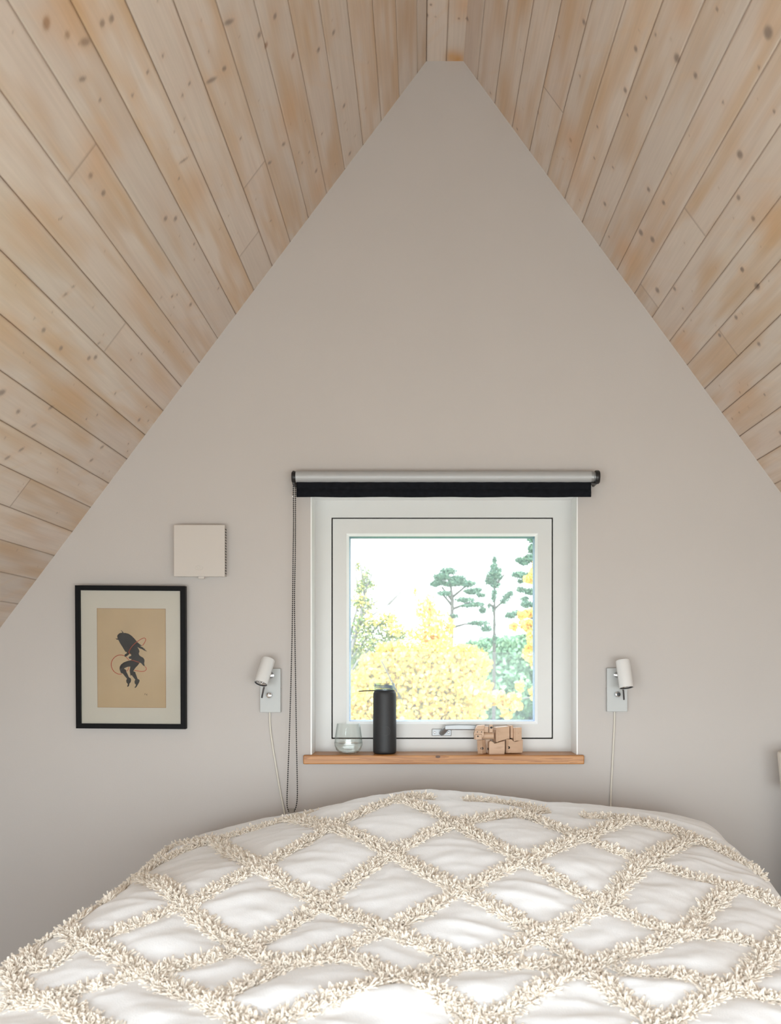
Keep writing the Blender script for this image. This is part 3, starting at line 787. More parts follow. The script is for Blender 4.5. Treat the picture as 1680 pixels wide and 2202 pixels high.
SIL = [(350,400),(360,350),(410,300),(470,278),(500,283),(500,250),(455,210),(480,212),(530,260),(535,285),(600,285),(690,310),(780,370),(860,450),(940,550),(1010,610),(1085,660),(1060,668),(1015,650),(1060,690),(1140,712),(1095,716),(1160,750),(1195,766),(1155,768),(1240,830),(1180,815),(1080,760),(1010,735),(945,695),(985,760),(1010,830),(985,890),(1000,940),(1050,980),(1110,1010),(1150,1060),(1158,1110),(1145,1180),(1165,1270),(1120,1250),(1060,1180),(1020,1160),(1000,1180),(960,1240),(890,1310),(850,1370),(820,1420),(850,1430),(900,1460),(880,1465),(910,1530),(940,1620),(950,1645),(1000,1670),(1010,1700),(990,1760),(960,1810),(920,1880),(880,1915),(855,1895),(890,1860),(900,1810),(865,1790),(855,1720),(880,1670),(840,1620),(770,1530),(740,1560),(725,1470),(715,1400),(735,1300),(735,1280),(650,1290),(560,1330),(545,1345),(590,1370),(615,1400),(610,1425),(650,1500),(690,1600),(745,1630),(755,1680),(745,1740),(705,1790),(690,1860),(650,1885),(635,1870),(660,1820),(650,1780),(620,1760),(610,1690),(635,1645),(580,1580),(510,1490),(450,1470),(440,1430),(415,1360),(420,1290),(460,1220),(540,1160),(640,1120),(720,1100),(760,1085),(770,1050),(720,1055),(685,1020),(700,985),(760,960),(765,930),(725,885),(685,930),(630,975),(590,995),(560,970),(575,920),(640,880),(620,840),(600,855),(570,810),(500,690),(430,580),(385,490),(330,480),(295,440),(325,455),(370,450)]
fg = MB(); fg.prism([zp(*p) for p in SIL], -0.0129, -0.0124)
local_part(fg, 'silhouette_figure', M_ink, paper, label='black silhouette of a figure with long hair and horns')
REDS = [[(690,870),(720,790),(790,680),(880,590),(960,530),(1050,470),(1130,432),(1180,440),(1195,490),(1160,570),(1100,655)], [(690,860),(740,915)],
        [(565,962),(470,940),(370,950),(270,1010),(195,1110),(170,1220),(190,1330),(250,1430),(340,1490),(420,1510),(480,1500)], [(600,990),(660,1050),(700,1095)],
        [(750,1090),(850,1105),(950,1140),(1010,1155)], [(1165,1270),(1210,1320),(1205,1370),(1150,1415),(1050,1425),(940,1405),(850,1390)], [(690,1300),(670,1370),(625,1425)]]
rd = MB()
for ln in REDS:
    pts = [Vector((zp(*p)[0], -0.0131, zp(*p)[1])) for p in ln]
    rd.tube(smooth_path(pts, 6) if len(pts) > 2 else pts, 0.0010, 6)
local_part(rd, 'red_rope', M_red, paper)
sg = MB()
def stroke(pts, r=0.00045): sg.tube([Vector((zp(*p)[0], -0.0127, zp(*p)[1])) for p in pts], r, 5)
stroke([(1160,2085),(1168,2125)]); stroke([(1160,2085),(1185,2083)]); stroke([(1163,2103),(1180,2101)])
stroke([(1212,2090),(1216,2135)]); stroke([(1240,2092),(1216,2112),(1238,2135)])
local_part(sg, 'signature', M_ink, paper)
pic.rotation_euler = (math.radians(TILT), math.radians(0.4), 0)
pic.location.y = -PH/2*math.sin(math.radians(TILT)) - 0.001

# ------------------------------------------------------------------ wall lamps
def wall_lamp(label, plate, a, b, r_px, fwd, stick, knob, joint, side_btn, cordpts, knobmat, sgn):
    dP = D - 0.016
    x0, x1, z0, z1 = X(plate[0], dP), X(plate[1], dP), Z(plate[3], dP), Z(plate[2], dP)
    t = empty('wall_lamp', ((x0+x1)/2, 0, (z0+z1)/2), label, 'lamp', 'bedside wall lamps')
    pl = MB(); pl.box(x0, x1, -0.016, 0, z0, z1, 0.0015, 2)
    plate_o = pl.build('back_plate', M_plate, t)
    dH = 3.0
    A_, B_ = P(a[0], a[1], dH), P(b[0], b[1], dH)
    ax = (B_ - A_); ax.y = -ax.length*fwd
    A_.y += -ax.y/2; B_ = A_ + ax
    L = ax.length; R = r_px*dH/F
    M_ = axis_matrix(A_, ax)
    hd = MB().lathe([(0, 0), (R*0.93, 0), (R*0.98, 0.0012), (R, 0.003), (R, L), (R*0.95, L), (R*0.92, L-0.004), (R*0.92, L-0.030), (0, L-0.032)], 40, M_)
    head = hd.build('lamp_head', M_lampw, t, angle=35)
    rf = MB().lathe([(0, L-0.018), (R*0.45, L-0.016), (R*0.75, L-0.008), (R*0.86, L-0.003), (R*0.915, L-0.003), (R*0.915, L-0.006)], 32, M_)
    for k in range(7):
        an = 2*PI*k/7; rf.sphere(M_ @ Vector((R*0.5*math.cos(an), R*0.5*math.sin(an), L-0.010)), R*0.2, 8, 6)
    rfo = rf.build('reflector', M_lens, head, True); rfo['label'] = 'silvery lamp reflector'
    rr = MB().lathe([(R*0.83, L-0.003), (R*0.93, L-0.0005), (R*0.93, L-0.004)], 32, M_)
    rr.build('rim_ring', plain('dark_rim', (0.06, 0.06, 0.065), 0.3, metal=0.6), head, True)
    # joint between plate and head
    j = P(joint[0], joint[1], D-0.016); mid = A_.lerp(B_, 0.45)
    js = MB(); js.tube([j, Vector((j.x, mid.y + R*0.4, j.z))], 0.0055, 16)
    js.lathe([(0, 0), (0.010, 0), (0.010, 0.003), (0, 0.003)], 20, axis_matrix(j, (0, -1, 0)))
    js.tube([Vector((j.x, mid.y+R*0.6, j.z)), mid], 0.005, 12)
    js.build('swivel_joint', M_chrome, t, angle=40)
    s0, s1 = P(*stick[0], 3.03), P(*stick[1], 3.01)
    MB().tube([s0 + Vector((0, 0.012, 0.008)), s0, s1], 0.0030, 10).build('switch_lever', plain('grey_metal', (0.16, 0.16, 0.17), 0.35, metal=0.7), t, angle=40)
    kp = P(knob[0], knob[1], dP)
    kb = MB().lathe([(0, 0), (0.0100, 0), (0.0100, 0.004), (0.0085, 0.012), (0.0070, 0.013), (0, 0.0125)], 24, axis_matrix(kp, (0, -1, 0)))
    kb.build('dimmer_knob', M_chrome, t, angle=40)
    if knobmat:
        MB().lathe([(0, 0), (0.0062, 0), (0.0062, 0.0012), (0, 0.0016)], 20, axis_matrix(kp + Vector((0.002*sgn, -0.0128, 0)), (0, -1, 0))).build('knob_cap', M_black, t)
    xs = x1 if side_btn[0] > (plate[0]+plate[1])/2 else x0
    MB().lathe([(0, 0), (0.0035, 0), (0.003, 0.0018), (0, 0.002)], 14, axis_matrix((xs, -0.008, Z(side_btn[1], dP)), (1 if xs == x1 else -1, 0, 0))).build('side_screw', M_chrome, t, True)
    cpts = [P(px, py, D-0.006 if py < 1740 else D-0.012) for px, py in cordpts]
    MB().tube(smooth_path(cpts, 8), 0.0029, 8).build('cord', M_cord, t, True)
    return t
wall_lamp('white cylinder wall lamp on a small plate, left of the window, beside the bead chain',
          (559, 603.5, 1437.5, 1532), (575.5, 1418), (563, 1470), 14.6, 0.47, ((566.5, 1484), (563.3, 1500)), (580, 1495), (583, 1452), (603, 1482),
          [(580.5, 1528), (580.5, 1550), (582, 1572), (587, 1608), (594, 1650), (602, 1698), (609.5, 1735), (615, 1762), (620, 1790)], False, 1)
wall_lamp('white cylinder wall lamp on a small plate, right of the window, with a black-capped knob',
          (1305.5, 1350, 1436.5, 1530.5), (1341, 1420), (1346, 1479), 15.2, 0.25, ((1341, 1486), (1342.2, 1504)), (1327.5, 1493), (1327, 1451), (1304, 1481),
          [(1322, 1527), (1321.5, 1560), (1319.5, 1600), (1317, 1650), (1314.5, 1700), (1313, 1760), (1312, 1800)], True, 1)

# ------------------------------------------------------------------ things on the sill
SZ = OZ0
def at_sill(px, d): return Vector(((px-CX)*d/F, d-D, SZ))
# tumbler
dg = 3.118; g0 = at_sill(749.5, dg); kk = dg/F
gl = empty('drinking_glass', g0, 'clear stemless drinking glass half filled with water on the window sill', 'glass')
hG = 64*kk
outer = [(0, 0), (0.023, 0.0), (0.030, 0.002), (0.0405, 0.012), (0.0462, 0.026), (0.0470, 0.034), (0.0452, 0.055), (0.0415, 0.080), (0.0385, hG-0.001), (0.0380, hG)]
th = 0.0014
inner = [(0.0372, hG), (0.0372, hG-0.001), (0.0402, 0.080), (0.0438, 0.055), (0.0456, 0.034), (0.0448, 0.026), (0.0390, 0.0135), (0.029, 0.0062), (0, 0.0055)]
MB().lathe(outer + inner, 48, Matrix.Translation(g0 + Vector((0, 0, 0.0006)))).build('bowl', M_glass, gl, True)
wl = 0.0345
MB().lathe([(0, 0.0050), (0.0290, 0.0057), (0.0393, 0.0132), (0.0451, 0.026), (0.0459, wl), (0, wl)], 48, Matrix.Translation(g0 + Vector((0, 0, 0.0006)))).build('water', M_water, gl, angle=50)
# bottle
db = 3.122; b0 = at_sill(827.5, db); kb = db/F
bo = empty('water_bottle', b0, 'black water bottle with clear screw cap and strap on the window sill', 'bottle')
R = 25*kb; hB = 134*kb
MB().lathe([(0, 0), (R*0.86, 0), (R*0.95, 0.002), (R*0.995, 0.008), (R, 0.014), (R, hB-0.016), (R*0.985, hB-0.008), (R*0.94, hB-0.003), (R*0.86, hB), (0, hB)], 56, Matrix.Translation(b0 + Vector((0, 0, 0.0004)))).build('sleeve', M_sleeve, bo, angle=45)
Rc = 22.3*kb; zc0 = hB + 0.0035; zc1 = hB + 0.0265
MB().lathe([(0, hB-0.001), (Rc*0.9, hB-0.001), (Rc*0.9, zc0), (0, zc0)], 40, Matrix.Translation(b0)).build('neck', M_strap, bo, angle=45)
cap = MB().lathe([(0, zc0+0.004), (Rc*0.80, zc0+0.004), (Rc*0.80, zc0), (Rc, zc0), (Rc, zc1-0.0015), (Rc*0.97, zc1), (0, zc1)], 48, Matrix.Translation(b0))
cap.build('cap', M_capgl, bo, angle=45)
tdm = MB()
hel = [b0 + Vector((Rc*0.78*math.cos(t), Rc*0.78*math.sin(t), zc0+0.006+0.004*t/(2*PI))) for t in np.linspace(0, 2*PI*2.6, 90)]
tdm.tube(hel, 0.0011, 6)
tdm.build('cap_thread', plain('grey_thread', (0.42, 0.47, 0.55), 0.3), bo, True)
stp = MB(); zs = hB + 0.0012
def strap_path(w):
    pts = []
    for t in np.linspace(-1.15, 1.15, 22):       # round the neck
        pts.append(Vector((Rc*0.93*math.cos(t), Rc*0.93*math.sin(t), 0)))
    pts += [Vector((-0.012, 0.0235, 0)), Vector((-0.035, 0.014, 0)), Vector((-0.060, 0.007, 0)), Vector((-0.080, 0.003, -0.0015)), Vector((-0.0865, 0, -0.002)), Vector((-0.080, -0.003, -0.0015)), Vector((-0.060, -0.007, 0)), Vector((-0.035, -0.014, 0)), Vector((-0.012, -0.0235, 0))]
    pts.append(pts[0].copy()); return [b0 + p + Vector((0, 0, zs)) for p in pts]
stp.tube(strap_path(0), 0.0016, 8, cap=False)
stp.build('strap', M_strap, bo, True)
# partly worn ring printed on the sleeve
rg = MB(); rp = []
for t in np.linspace(-1.9, 2.0, 40):
    u = 0.0135*math.cos(t) + (832.0-827.5)*kb; v = 0.0142*math.sin(t) + (1621.5-1571.5)*kb
    an = u/R; rp.append(b0 + Vector((R*math.sin(an)*1.0, -R*math.cos(an)*1.0, v)))
rg.tube(rp, 0.00045, 5); rg.build('printed_ring', M_ring, bo, True)

# wooden animal figure (zoom frame: 12.92 zoom px per photo px)
dt = 3.112; kt = dt/F/12.92
t0 = at_sill(1010 + 790/12.92, dt)
toy = empty('wooden_animal_figure', t0, 'pale wooden block animal figure with pegged legs standing on the window sill', 'figurine')
ZB = 1000                                        # zoom row of the sill contact
def tx(x): return (x-790)*kt
def tzz(y): return (ZB-y)*kt
def toyM(x, y, yaw, depth=0.0):
    return Matrix.Translation(t0 + Vector((tx(x), depth, tzz(y)))) @ Matrix.Rotation(math.radians(yaw), 4, 'Z')
def part_box(name, x, y, yaw, w, dpt, h, depth=0, pts=None, bev=0.0012, pitch=0):
    """box hung about its centre; w along its own x, dpt along its own y, h tall (zoom units)."""
    m = MB(); M_ = toyM(x, y, yaw, depth)
    if pitch: M_ = M_ @ Matrix.Rotation(math.radians(pitch), 4, 'Y')
    if pts: m.prism([(p[0]*kt, p[1]*kt) for p in pts], -dpt/2*kt, dpt/2*kt, bev, M_)
    else: m.box(-w/2*kt, w/2*kt, -dpt/2*kt, dpt/2*kt, -h/2*kt, h/2*kt, bev, 2, M_)
    return m.build(name, M_beech, toy)
def peg(parent, x, y, depth, nrm, r=32):
    nv = Vector(nrm).normalized()
    m = MB().lathe([(0, 0), (r*kt*0.55, 0.0004), (r*kt, 0.0010), (r*kt, -0.002), (0, -0.002)], 16, axis_matrix(t0 + Vector((tx(x), depth, tzz(y))), nv))
    m.build('peg_hole', M_hole, parent, True)
yaw = 14.0; ca, sa = math.cos(math.radians(yaw)), math.sin(math.radians(yaw))
# body: yawed so its flank runs back to the right
body = part_box('body', 890, 455, yaw, 400, 300, 400, 0.006, pts=[(-190, -215), (120, -130), (190, -130), (190, 215), (-190, 190)])
part_box('shoulder_plate', 715, 490, yaw, 60, 330, 360, 0.000)
part_box('hip_plate', 1140, 390, yaw, 70, 300, 350, 0.016)
hl = part_box('rear_block', 1330, 455, yaw, 190, 200, 370, 0.004)
part_box('tail_slot', 1385, 435, yaw, 90, 10, 22, -0.0085, bev=0)
part_box('rear_strap', 1225, 470, yaw, 50, 210, 370, 0.004)
l1 = part_box('leg', 735, 820, 8, 440, 190, 370, -0.010, pts=[(-220, -185), (215, -185), (225, 40), (225, 185), (150, 175), (-60, 115), (-100, 150), (-150, 185), (-190, 185), (-220, 150)])
peg(l1, 508, 860, -0.012, (-1, -0.25, 0), 34)
l2 = part_box('leg', 330, 805, -38, 150, 200, 390, -0.006, pitch=-4)
peg(l2, 335, 840, -0.0195, (-0.05, -1, 0), 40)
l3 = part_box('leg', 1260, 785, 13, 400, 190, 380, 0.004, pts=[(-200, -180), (-120, -190), (190, -190), (205, -150), (205, 175), (40, 130), (-40, 120), (-80, 150), (-120, 190), (-200, 190)])
m_ = part_box('leg_face', 1080, 785, 55, 120, 100, 385, -0.004)
peg(l3, 1078, 820, -0.0125, (-0.75, -0.6, 0), 34)
l4 = part_box('leg', 500, 800, -10, 160, 170, 370, 0.016)
l5 = part_box('leg', 980, 800, 10, 180, 170, 370, 0.022)
nk = MB().lathe([(0, -160*kt), (98*kt, -160*kt), (98*kt, 160*kt), (0, 160*kt)], 28, toyM(505, 495, 0, -0.006) @ Matrix.Rotation(math.radians(90), 4, 'Y'))
nk.build('neck', M_beech, toy, angle=40)
hd_ = part_box('head', 260, 440, 0, 290, 260, 260, -0.012, pts=[(-140, -150), (40, -150), (120, -60), (130, 110), (-110, 110), (-150, 20)])
part_box('brow', 290, 275, 0, 250, 260, 150, -0.006, pts=[(-145, -60), (90, -60), (130, 75), (60, 75), (-80, 60), (-145, -40)])
part_box('snout', 235, 515, 0, 180, 150, 145, -0.026)
peg(hd_, 205, 380, -0.0284, (0, -1, 0), 14); peg(hd_, 320, 380, -0.0284, (0, -1, 0), 14)
peg(hd_, 215, 495, -0.0356, (0, -1, 0.2), 20)
er = part_box('ear', 590, 290, -5, 95, 150, 215, -0.012)
peg(er, 590, 262, -0.0216, (0.05, -1, 0), 30)
part_box('cheek', 450, 320, -8, 150, 170, 160, -0.004)

# ------------------------------------------------------------------ bed and bedspread
dtab = np.array([0.70, 0.85, 0.95, 1.10, 1.45, 1.70, 1.90, 2.10, 2.30, 2.45, 2.58, 2.68, 2.80, 2.92, 3.05, 3.2])
htab = np.array([1.00, 0.80, 0.665, 0.605, 0.560, 0.527, 0.492, 0.452, 0.418, 0.397, 0.384, 0.386, 0.405, 0.445, 0.50, 0.55])
_dd = np.linspace(0.7, 3.2, 1001); _hh = np.interp(_dd, dtab, htab)
_k = np.hanning(91); _k /= _k.sum(); _hh = np.convolve(np.pad(_hh, 45, mode='edge'), _k, 'valid')
XC = 0.055
def Hbase(x, y):
    d = y + D
    h = np.interp(d, _dd, _hh)
    s = np.abs(x - XC)
    edge = 0.80 + np.where(x < XC, 0.07*(1-np.clip((d-1.85)/0.4, 0, 1)), 0) + 0.03*np.sin(d*5.0) + 0.02*np.sin(d*11+1)
    wl = np.clip((d-2.0)/0.5, 0, 1); wl = wl*wl*(3-2*wl)*np.clip((XC-x)/0.05, 0, 1)
    wr_ = np.clip((d-2.1)/0.4, 0, 1)*(x > XC)
    h = h + (0.075 + 0.020*wr_)*(s/0.8)**2.6*(1-wl) + 0.150*(s/0.8)**1.7*wl + np.where(s > edge-0.05, 7.5*(s-edge+0.05)**2, 0)
    z = CZ - h
    # soft folds of the spread
    z = z + 0.010*np.sin(x*5.3 + d*3.1)*np.clip(1-s*0.6, 0, 1) + 0.006*np.sin(x*9.0 - d*7.0 + 1.3)
    # fold running across near the foot
    z = z + 0.016*np.exp(-((d-1.545-0.03*np.sin(x*4))/0.045)**2)*np.exp(-((x+0.02)/0.34)**2)
    return np.maximum(z, 0.12)

def unproject(px, py):
    ds = np.linspace(1.0, 3.06, 2061)
    x = (px-CX)*ds/F; z = CZ + (CY-py)*ds/F
    g = z - Hbase(x, ds-D)
    k = np.argmax(g <= 0)
    if g[k] > 0:
        k = int(np.argmin(g/ds))
    return np.array([x[k], ds[k]-D])

STRIPS = [
 [(371,1801),(461,1811),(557,1868),(693,1946),(829,2004),(964,2057),(1000,2078)],
 [(225,1862),(286,1871),(396,1950),(528,2043),(614,2082)],
 [(620,1765),(714,1782),(843,1839),(993,1918),(1162,2014),(1258,2086),(1301,2121),(1366,2171),(1440,2215)],
 [(857,1722),(982,1775),(1126,1854),(1294,1950),(1466,2011),(1560,2020),(1660,2048)],
 [(1115,1752),(1251,1804),(1387,1857),(1580,1914),(1720,1980)],
 [(1345,1768),(1490,1806),(1640,1890)],
 [(136,1978),(186,2029),(314,2096),(457,2161),(560,2220)],
 [(8,2084),(30,2098),(111,2150),(200,2210)],
 [(614,2080),(700,2068),(760,2066),(860,2108),(975,2160),(1080,2215)],
 [(1330,2093),(1394,2096),(1466,2104),(1544,2125),(1700,2160)],
 [(265,1860),(320,1825),(371,1801)],
 [(164,1946),(286,1871),(400,1830),(461,1811),(560,1782),(620,1765),(684,1749)],
 [(6,2072),(60,2055),(186,2029),(396,1950),(557,1868),(714,1782),(857,1722),(915,1716)],
 [(6,2166),(111,2150),(314,2096),(528,2043),(693,1946),(843,1839),(982,1775),(1115,1752),(1170,1746)],
 [(440,2168),(614,2082),(829,2004),(993,1918),(1126,1854),(1251,1804),(1345,1768)],
 [(520,2215),(700,2155),(860,2108),(1000,2078),(1162,2014),(1294,1950),(1387,1857),(1490,1806)],
 [(1000,2078),(1100,2076),(1258,2086)],
 [(1000,2215),(1140,2145),(1258,2086),(1466,2011),(1580,1914),(1720,1880)],
 [(1420,2210),(1560,2130),(1616,2093),(1660,2048),(1720,2000)],
 [(1000,1722),(1060,1726),(1120,1735),(1170,1745)],
 [(1255,1757),(1345,1764),(1420,1776),(1500,1806),(1570,1838)],
 [(860,1716),(930,1719)],
 [(164,1946),(130,1990),(85,2020)],
 [(200,2210),(420,2340),(700,2520)], [(560,2220),(800,2360),(1080,2540)], [(1080,2215),(1330,2350),(1600,2520)], [(1440,2215),(1700,2340)],
 [(520,2215),(300,2340),(50,2480)], [(1000,2215),(760,2350),(480,2520)], [(1420,2210),(1180,2350),(900,2520)], [(1720,2240),(1450,2420)],
]
strip_xy = []
for S_ in STRIPS:
    ctrl = [np.append(unproject(*p), 0) for p in S_]
    keep = [ctrl[0]]  # unprojected control points, far enough apart
    for c in ctrl[1:]:
        if np.linalg.norm(c-keep[-1]) > 0.012: keep.append(c)
    if len(keep) < 2: continue
    pth = smooth_path([Vector(c) for c in keep], 24)
    pa = np.array([[p.x, p.y] for p in pth])
    pa = pa[Hbase(pa[:, 0], pa[:, 1]) > 0.36]
    if len(pa) > 3: strip_xy.append(pa)
kd_pts = np.concatenate(strip_xy)
kd = kdtree.KDTree(len(kd_pts))
for i, p in enumerate(kd_pts): kd.insert((p[0], p[1], 0), i)
kd.balance()

gx = np.arange(-1.06, 1.181, 0.0065); gy = np.concatenate([np.arange(0.80-D, 3.06-D, 0.0065)])
GX, GY = np.meshgrid(gx, gy, indexing='ij')
Zb = Hbase(GX, GY)
DS = np.array([kd.find((x, y, 0))[2] for x, y in zip(GX.ravel(), GY.ravel())]).reshape(GX.shape)
puff = 0.013*(1 - np.exp(-(DS/0.055)**2))
def ridged(x, y, sd): return 1 - np.abs(vnoise(x, y, sd))*2
c_, s_ = math.cos(0.35), math.sin(0.35)
r1 = vnoise((GX*c_+GY*s_)*7, (-GX*s_+GY*c_)*26, 5); r2 = ridged((GX*c_-GY*s_)*5, (GX*s_+GY*c_)*20, 9); r3 = vnoise(GX*42+GY*10, GY*60, 15)
wr = (0.0034*r1 + 0.0024*r2 + 0.0008*r3)*np.clip(DS/0.04, 0.2, 1)
Zc = Zb + puff + wr
nx, ny = GX.shape
topv = np.stack([GX, GY, Zc], -1).reshape(-1, 3)
idx = np.arange(nx)[:, None]*ny + np.arange(ny)[None]
q = np.stack([idx[:-1, :-1], idx[1:, :-1], idx[1:, 1:], idx[:-1, 1:]], -1).reshape(-1, 4)
q = q[(Zb.ravel()[q] > 0.135).all(1)]
spread = empty('bedspread', (XC, -1.0, 0.55), 'white cotton bedspread with cream looped-yarn diamond lattice, heaped over the double bed', 'bedspread')
cloth = link('cotton_cloth', fast_mesh('cotton_cloth', topv, q), M_cloth, spread, True)
sd = cloth.modifiers.new('thickness', 'SOLIDIFY'); sd.thickness = 0.004; sd.offset = -1

# looped yarn along the lattice
def Hs(x, y):
    return Hbase(x, y)
def pile(paths, per_m, half, seed, tubeR=0.00175):
    r = np.random.default_rng(seed); base, tang = [], []
    for p in paths:
        seg = np.diff(p, axis=0)
        z = Hs(p[:, 0], p[:, 1]); p3 = np.column_stack([p, z]); s3 = np.diff(p3, axis=0)
        l = np.linalg.norm(s3, axis=1); cum = np.concatenate([[0], np.cumsum(l)])
        n = int(cum[-1]*per_m)
        if n < 2: continue
        t = np.sort(r.random(n))*cum[-1]
        k = np.clip(np.searchsorted(cum, t, side='right')-1, 0, len(l)-1)
        f = (t-cum[k])/np.maximum(l[k], 1e-9)
        base.append(p[k] + seg[k]*f[:, None]); tg = seg[k]; tang.append(tg/np.maximum(np.linalg.norm(tg, axis=1, keepdims=True), 1e-9))
    b2 = np.concatenate(base); t2 = np.concatenate(tang); n = len(b2)
    e = 0.004
    def normal(p):
        hx = (Hs(p[:, 0]+e, p[:, 1]) - Hs(p[:, 0]-e, p[:, 1]))/(2*e); hy = (Hs(p[:, 0], p[:, 1]+e) - Hs(p[:, 0], p[:, 1]-e))/(2*e)
        m = np.column_stack([-hx, -hy, np.ones(len(p))]); return m/np.linalg.norm(m, axis=1, keepdims=True)
    nm = normal(b2)
    T = np.column_stack([t2, np.zeros(n)]); T = T - nm*(T*nm).sum(1, keepdims=True); T /= np.maximum(np.linalg.norm(T, axis=1, keepdims=True), 1e-9)
    S = np.cross(nm, T)
    side = r.uniform(-1, 1, n)
    off = side*half
    # lateral offset follows the surface
    bp = b2 + (S[:, :2]*off[:, None])
    Bs = np.column_stack([bp, Hs(bp[:, 0], bp[:, 1])])
    clump = np.sin(b2[:, 0]*95 + b2[:, 1]*70)*0.35
    L = r.uniform(0.011, 0.023, n)*(1+0.25*np.abs(side))
    lean = side*0.60 + r.normal(0, 0.65, n)
    fw_ = r.normal(0, 0.70, n) + clump
    Dv = nm*r.uniform(0.35, 0.9, n)[:, None] + S*lean[:, None] + T*fw_[:, None]
    Dv[:, 2] -= 0.10
    dn = (Dv*nm).sum(1, keepdims=True); Dv = np.where(dn < 0.22, Dv + nm*(0.22-dn), Dv)
    Dv /= np.linalg.norm(Dv, axis=1, keepdims=True)
    Wv = np.cross(Dv, nm + r.normal(0, 0.5, (n, 3))); Wv /= np.maximum(np.linalg.norm(Wv, axis=1, keepdims=True), 1e-9)
    wid = r.uniform(0.0016, 0.0032, n)
    NT, K = 8, 4
    ts = np.linspace(0, 1, NT)
    up = np.sin(PI*ts)**0.8
    swing = -np.cos(PI*ts)*(0.45 + 0.75*np.sin(PI*ts))
    droop = (np.sin(PI*ts)**2)
    C = (Bs[:, None, :] + Dv[:, None, :]*(L[:, None]*up[None])[..., None] + Wv[:, None, :]*(wid[:, None]*swing[None])[..., None])
    C[..., 2] -= (L*0.12*r.uniform(0, 1.5, n))[:, None]*droop[None]
    C -= nm[:, None, :]*0.002
    tg = np.gradient(C, axis=1); tg /= np.maximum(np.linalg.norm(tg, axis=2, keepdims=True), 1e-9)
    ref = np.cross(Dv, Wv)[:, None, :].repeat(NT, 1)
    A = np.cross(tg, ref); A /= np.maximum(np.linalg.norm(A, axis=2, keepdims=True), 1e-9); Bv = np.cross(tg, A)
    rad = (tubeR*r.uniform(0.8, 1.25, n))[:, None]*(0.85+0.25*np.sin(PI*ts))[None]
    an = np.arange(K)*2*PI/K
    V = C[:, :, None, :] + (A[:, :, None, :]*np.cos(an)[None, None, :, None] + Bv[:, :, None, :]*np.sin(an)[None, None, :, None])*rad[:, :, None, None]
    ii = np.arange(n)[:, None, None]*NT*K + np.arange(NT-1)[None, :, None]*K + np.arange(K)[None, None]
    jj = np.arange(n)[:, None, None]*NT*K + np.arange(NT-1)[None, :, None]*K + ((np.arange(K)+1) % K)[None, None]
    Qd = np.stack([ii, jj, jj+K, ii+K], -1).reshape(-1, 4)
    return V.reshape(-1, 3), Qd
pv_, pq_ = pile(strip_xy, 2700, 0.0115, 21, 0.00105)
yarn = link('looped_yarn_trim', fast_mesh('looped_yarn_trim', pv_, pq_), M_yarn, spread, True)
yarn['kind'] = 'stuff'; yarn['label'] = 'cream looped yarn in a diamond lattice'

bed = empty('bed', (XC, -1.05, 0), 'double bed wholly covered by the tufted white bedspread, its head against the gable wall', 'bed')
MB().box(XC-0.76, XC+0.76, -2.05, -0.03, 0.12, 0.28, 0.01).build('bed_base', M_bedwood, bed)
mm = MB().box(XC-0.74, XC+0.74, -2.03, -0.04, 0.28, 0.46, 0.05, 4).build('mattress', M_matt, bed)
for sx in (-0.68, 0.68):
    for sy in (-1.95, -0.15):
        MB().lathe([(0, 0), (0.02, 0), (0.03, 0.125), (0, 0.125)], 16, Matrix.Translation((XC+sx, sy, 0))).build('leg', M_bedwood, bed, angle=40)

# bedside cabinet and pot at the far right
ns = empty('bedside_cabinet', (1.38, -0.18, 0), 'pale wooden bedside cabinet under the cream pot, between bed and side wall', 'cabinet')
MB().box(1.190, 1.558, -0.40, -0.07, 0.06, 0.70, 0.004).build('carcass', M_bedwood, ns)
dr = MB().box(1.20, 1.55, -0.416, -0.40, 0.40, 0.68, 0.003).build('drawer', M_bedwood, ns)
MB().sphere((1.37, -0.428, 0.54), 0.013).build('knob', M_silver, dr, True)
MB().box(1.20, 1.55, -0.416, -0.40, 0.08, 0.385, 0.003).build('door', M_bedwood, ns)
for lx_ in (1.21, 1.535):
    for ly_ in (-0.37, -0.10): MB().box(lx_-0.015, lx_+0.015, ly_-0.015, ly_+0.015, 0, 0.065).build('leg', M_bedwood, ns)
pt = 0.70
pot = MB().lathe([(0, 0), (0.066, 0), (0.070, 0.004), (0.0795, 0.112), (0.0790, 0.120), (0.0755, 0.123), (0.072, 0.118), (0.062, 0.01), (0, 0.008)], 48, Matrix.Translation((1.2165, 2.95-D, pt+0.0005))).build('pot', M_pot, None, angle=40)
tag(pot, 'cream tapering pot on the bedside cabinet, barely showing at the far edge of the room', 'pot')

# ------------------------------------------------------------------ outside
ground = tag(MB().box(-60, 60, WT+0.3, 120, -4.3, -4.0).build('lawn', plain('grass', (0.10, 0.16, 0.05), 0.9, noise=0.3, nscale=2)), kind='structure')
M_lyel = leaf_mat('maple_leaf', (0.56, 0.33, 0.05), (0.66, 0.49, 0.14), (0.44, 0.45, 0.13))
M_lbirch = leaf_mat('birch_leaf', (0.66, 0.36, 0.07), (0.72, 0.47, 0.13), (0.74, 0.56, 0.22))
M_pine = leaf_mat('pine_needles', (0.06, 0.115, 0.085), (0.10, 0.17, 0.125), (0.15, 0.22, 0.15), 0.15)
M_green = leaf_mat('forest_leaf', (0.11, 0.20, 0.125), (0.16, 0.26, 0.165), (0.22, 0.32, 0.18), 0.25)
M_olive = leaf_mat('fading_leaf', (0.11, 0.17, 0.09), (0.19, 0.22, 0.11), (0.40, 0.36, 0.14), 0.3)
M_bark = plain('bark', (0.05, 0.042, 0.038), 0.9, noise=0.3, nscale=20)
M_gbark = plain('grey_bark', (0.13, 0.12, 0.12), 0.9, noise=0.2, nscale=20)

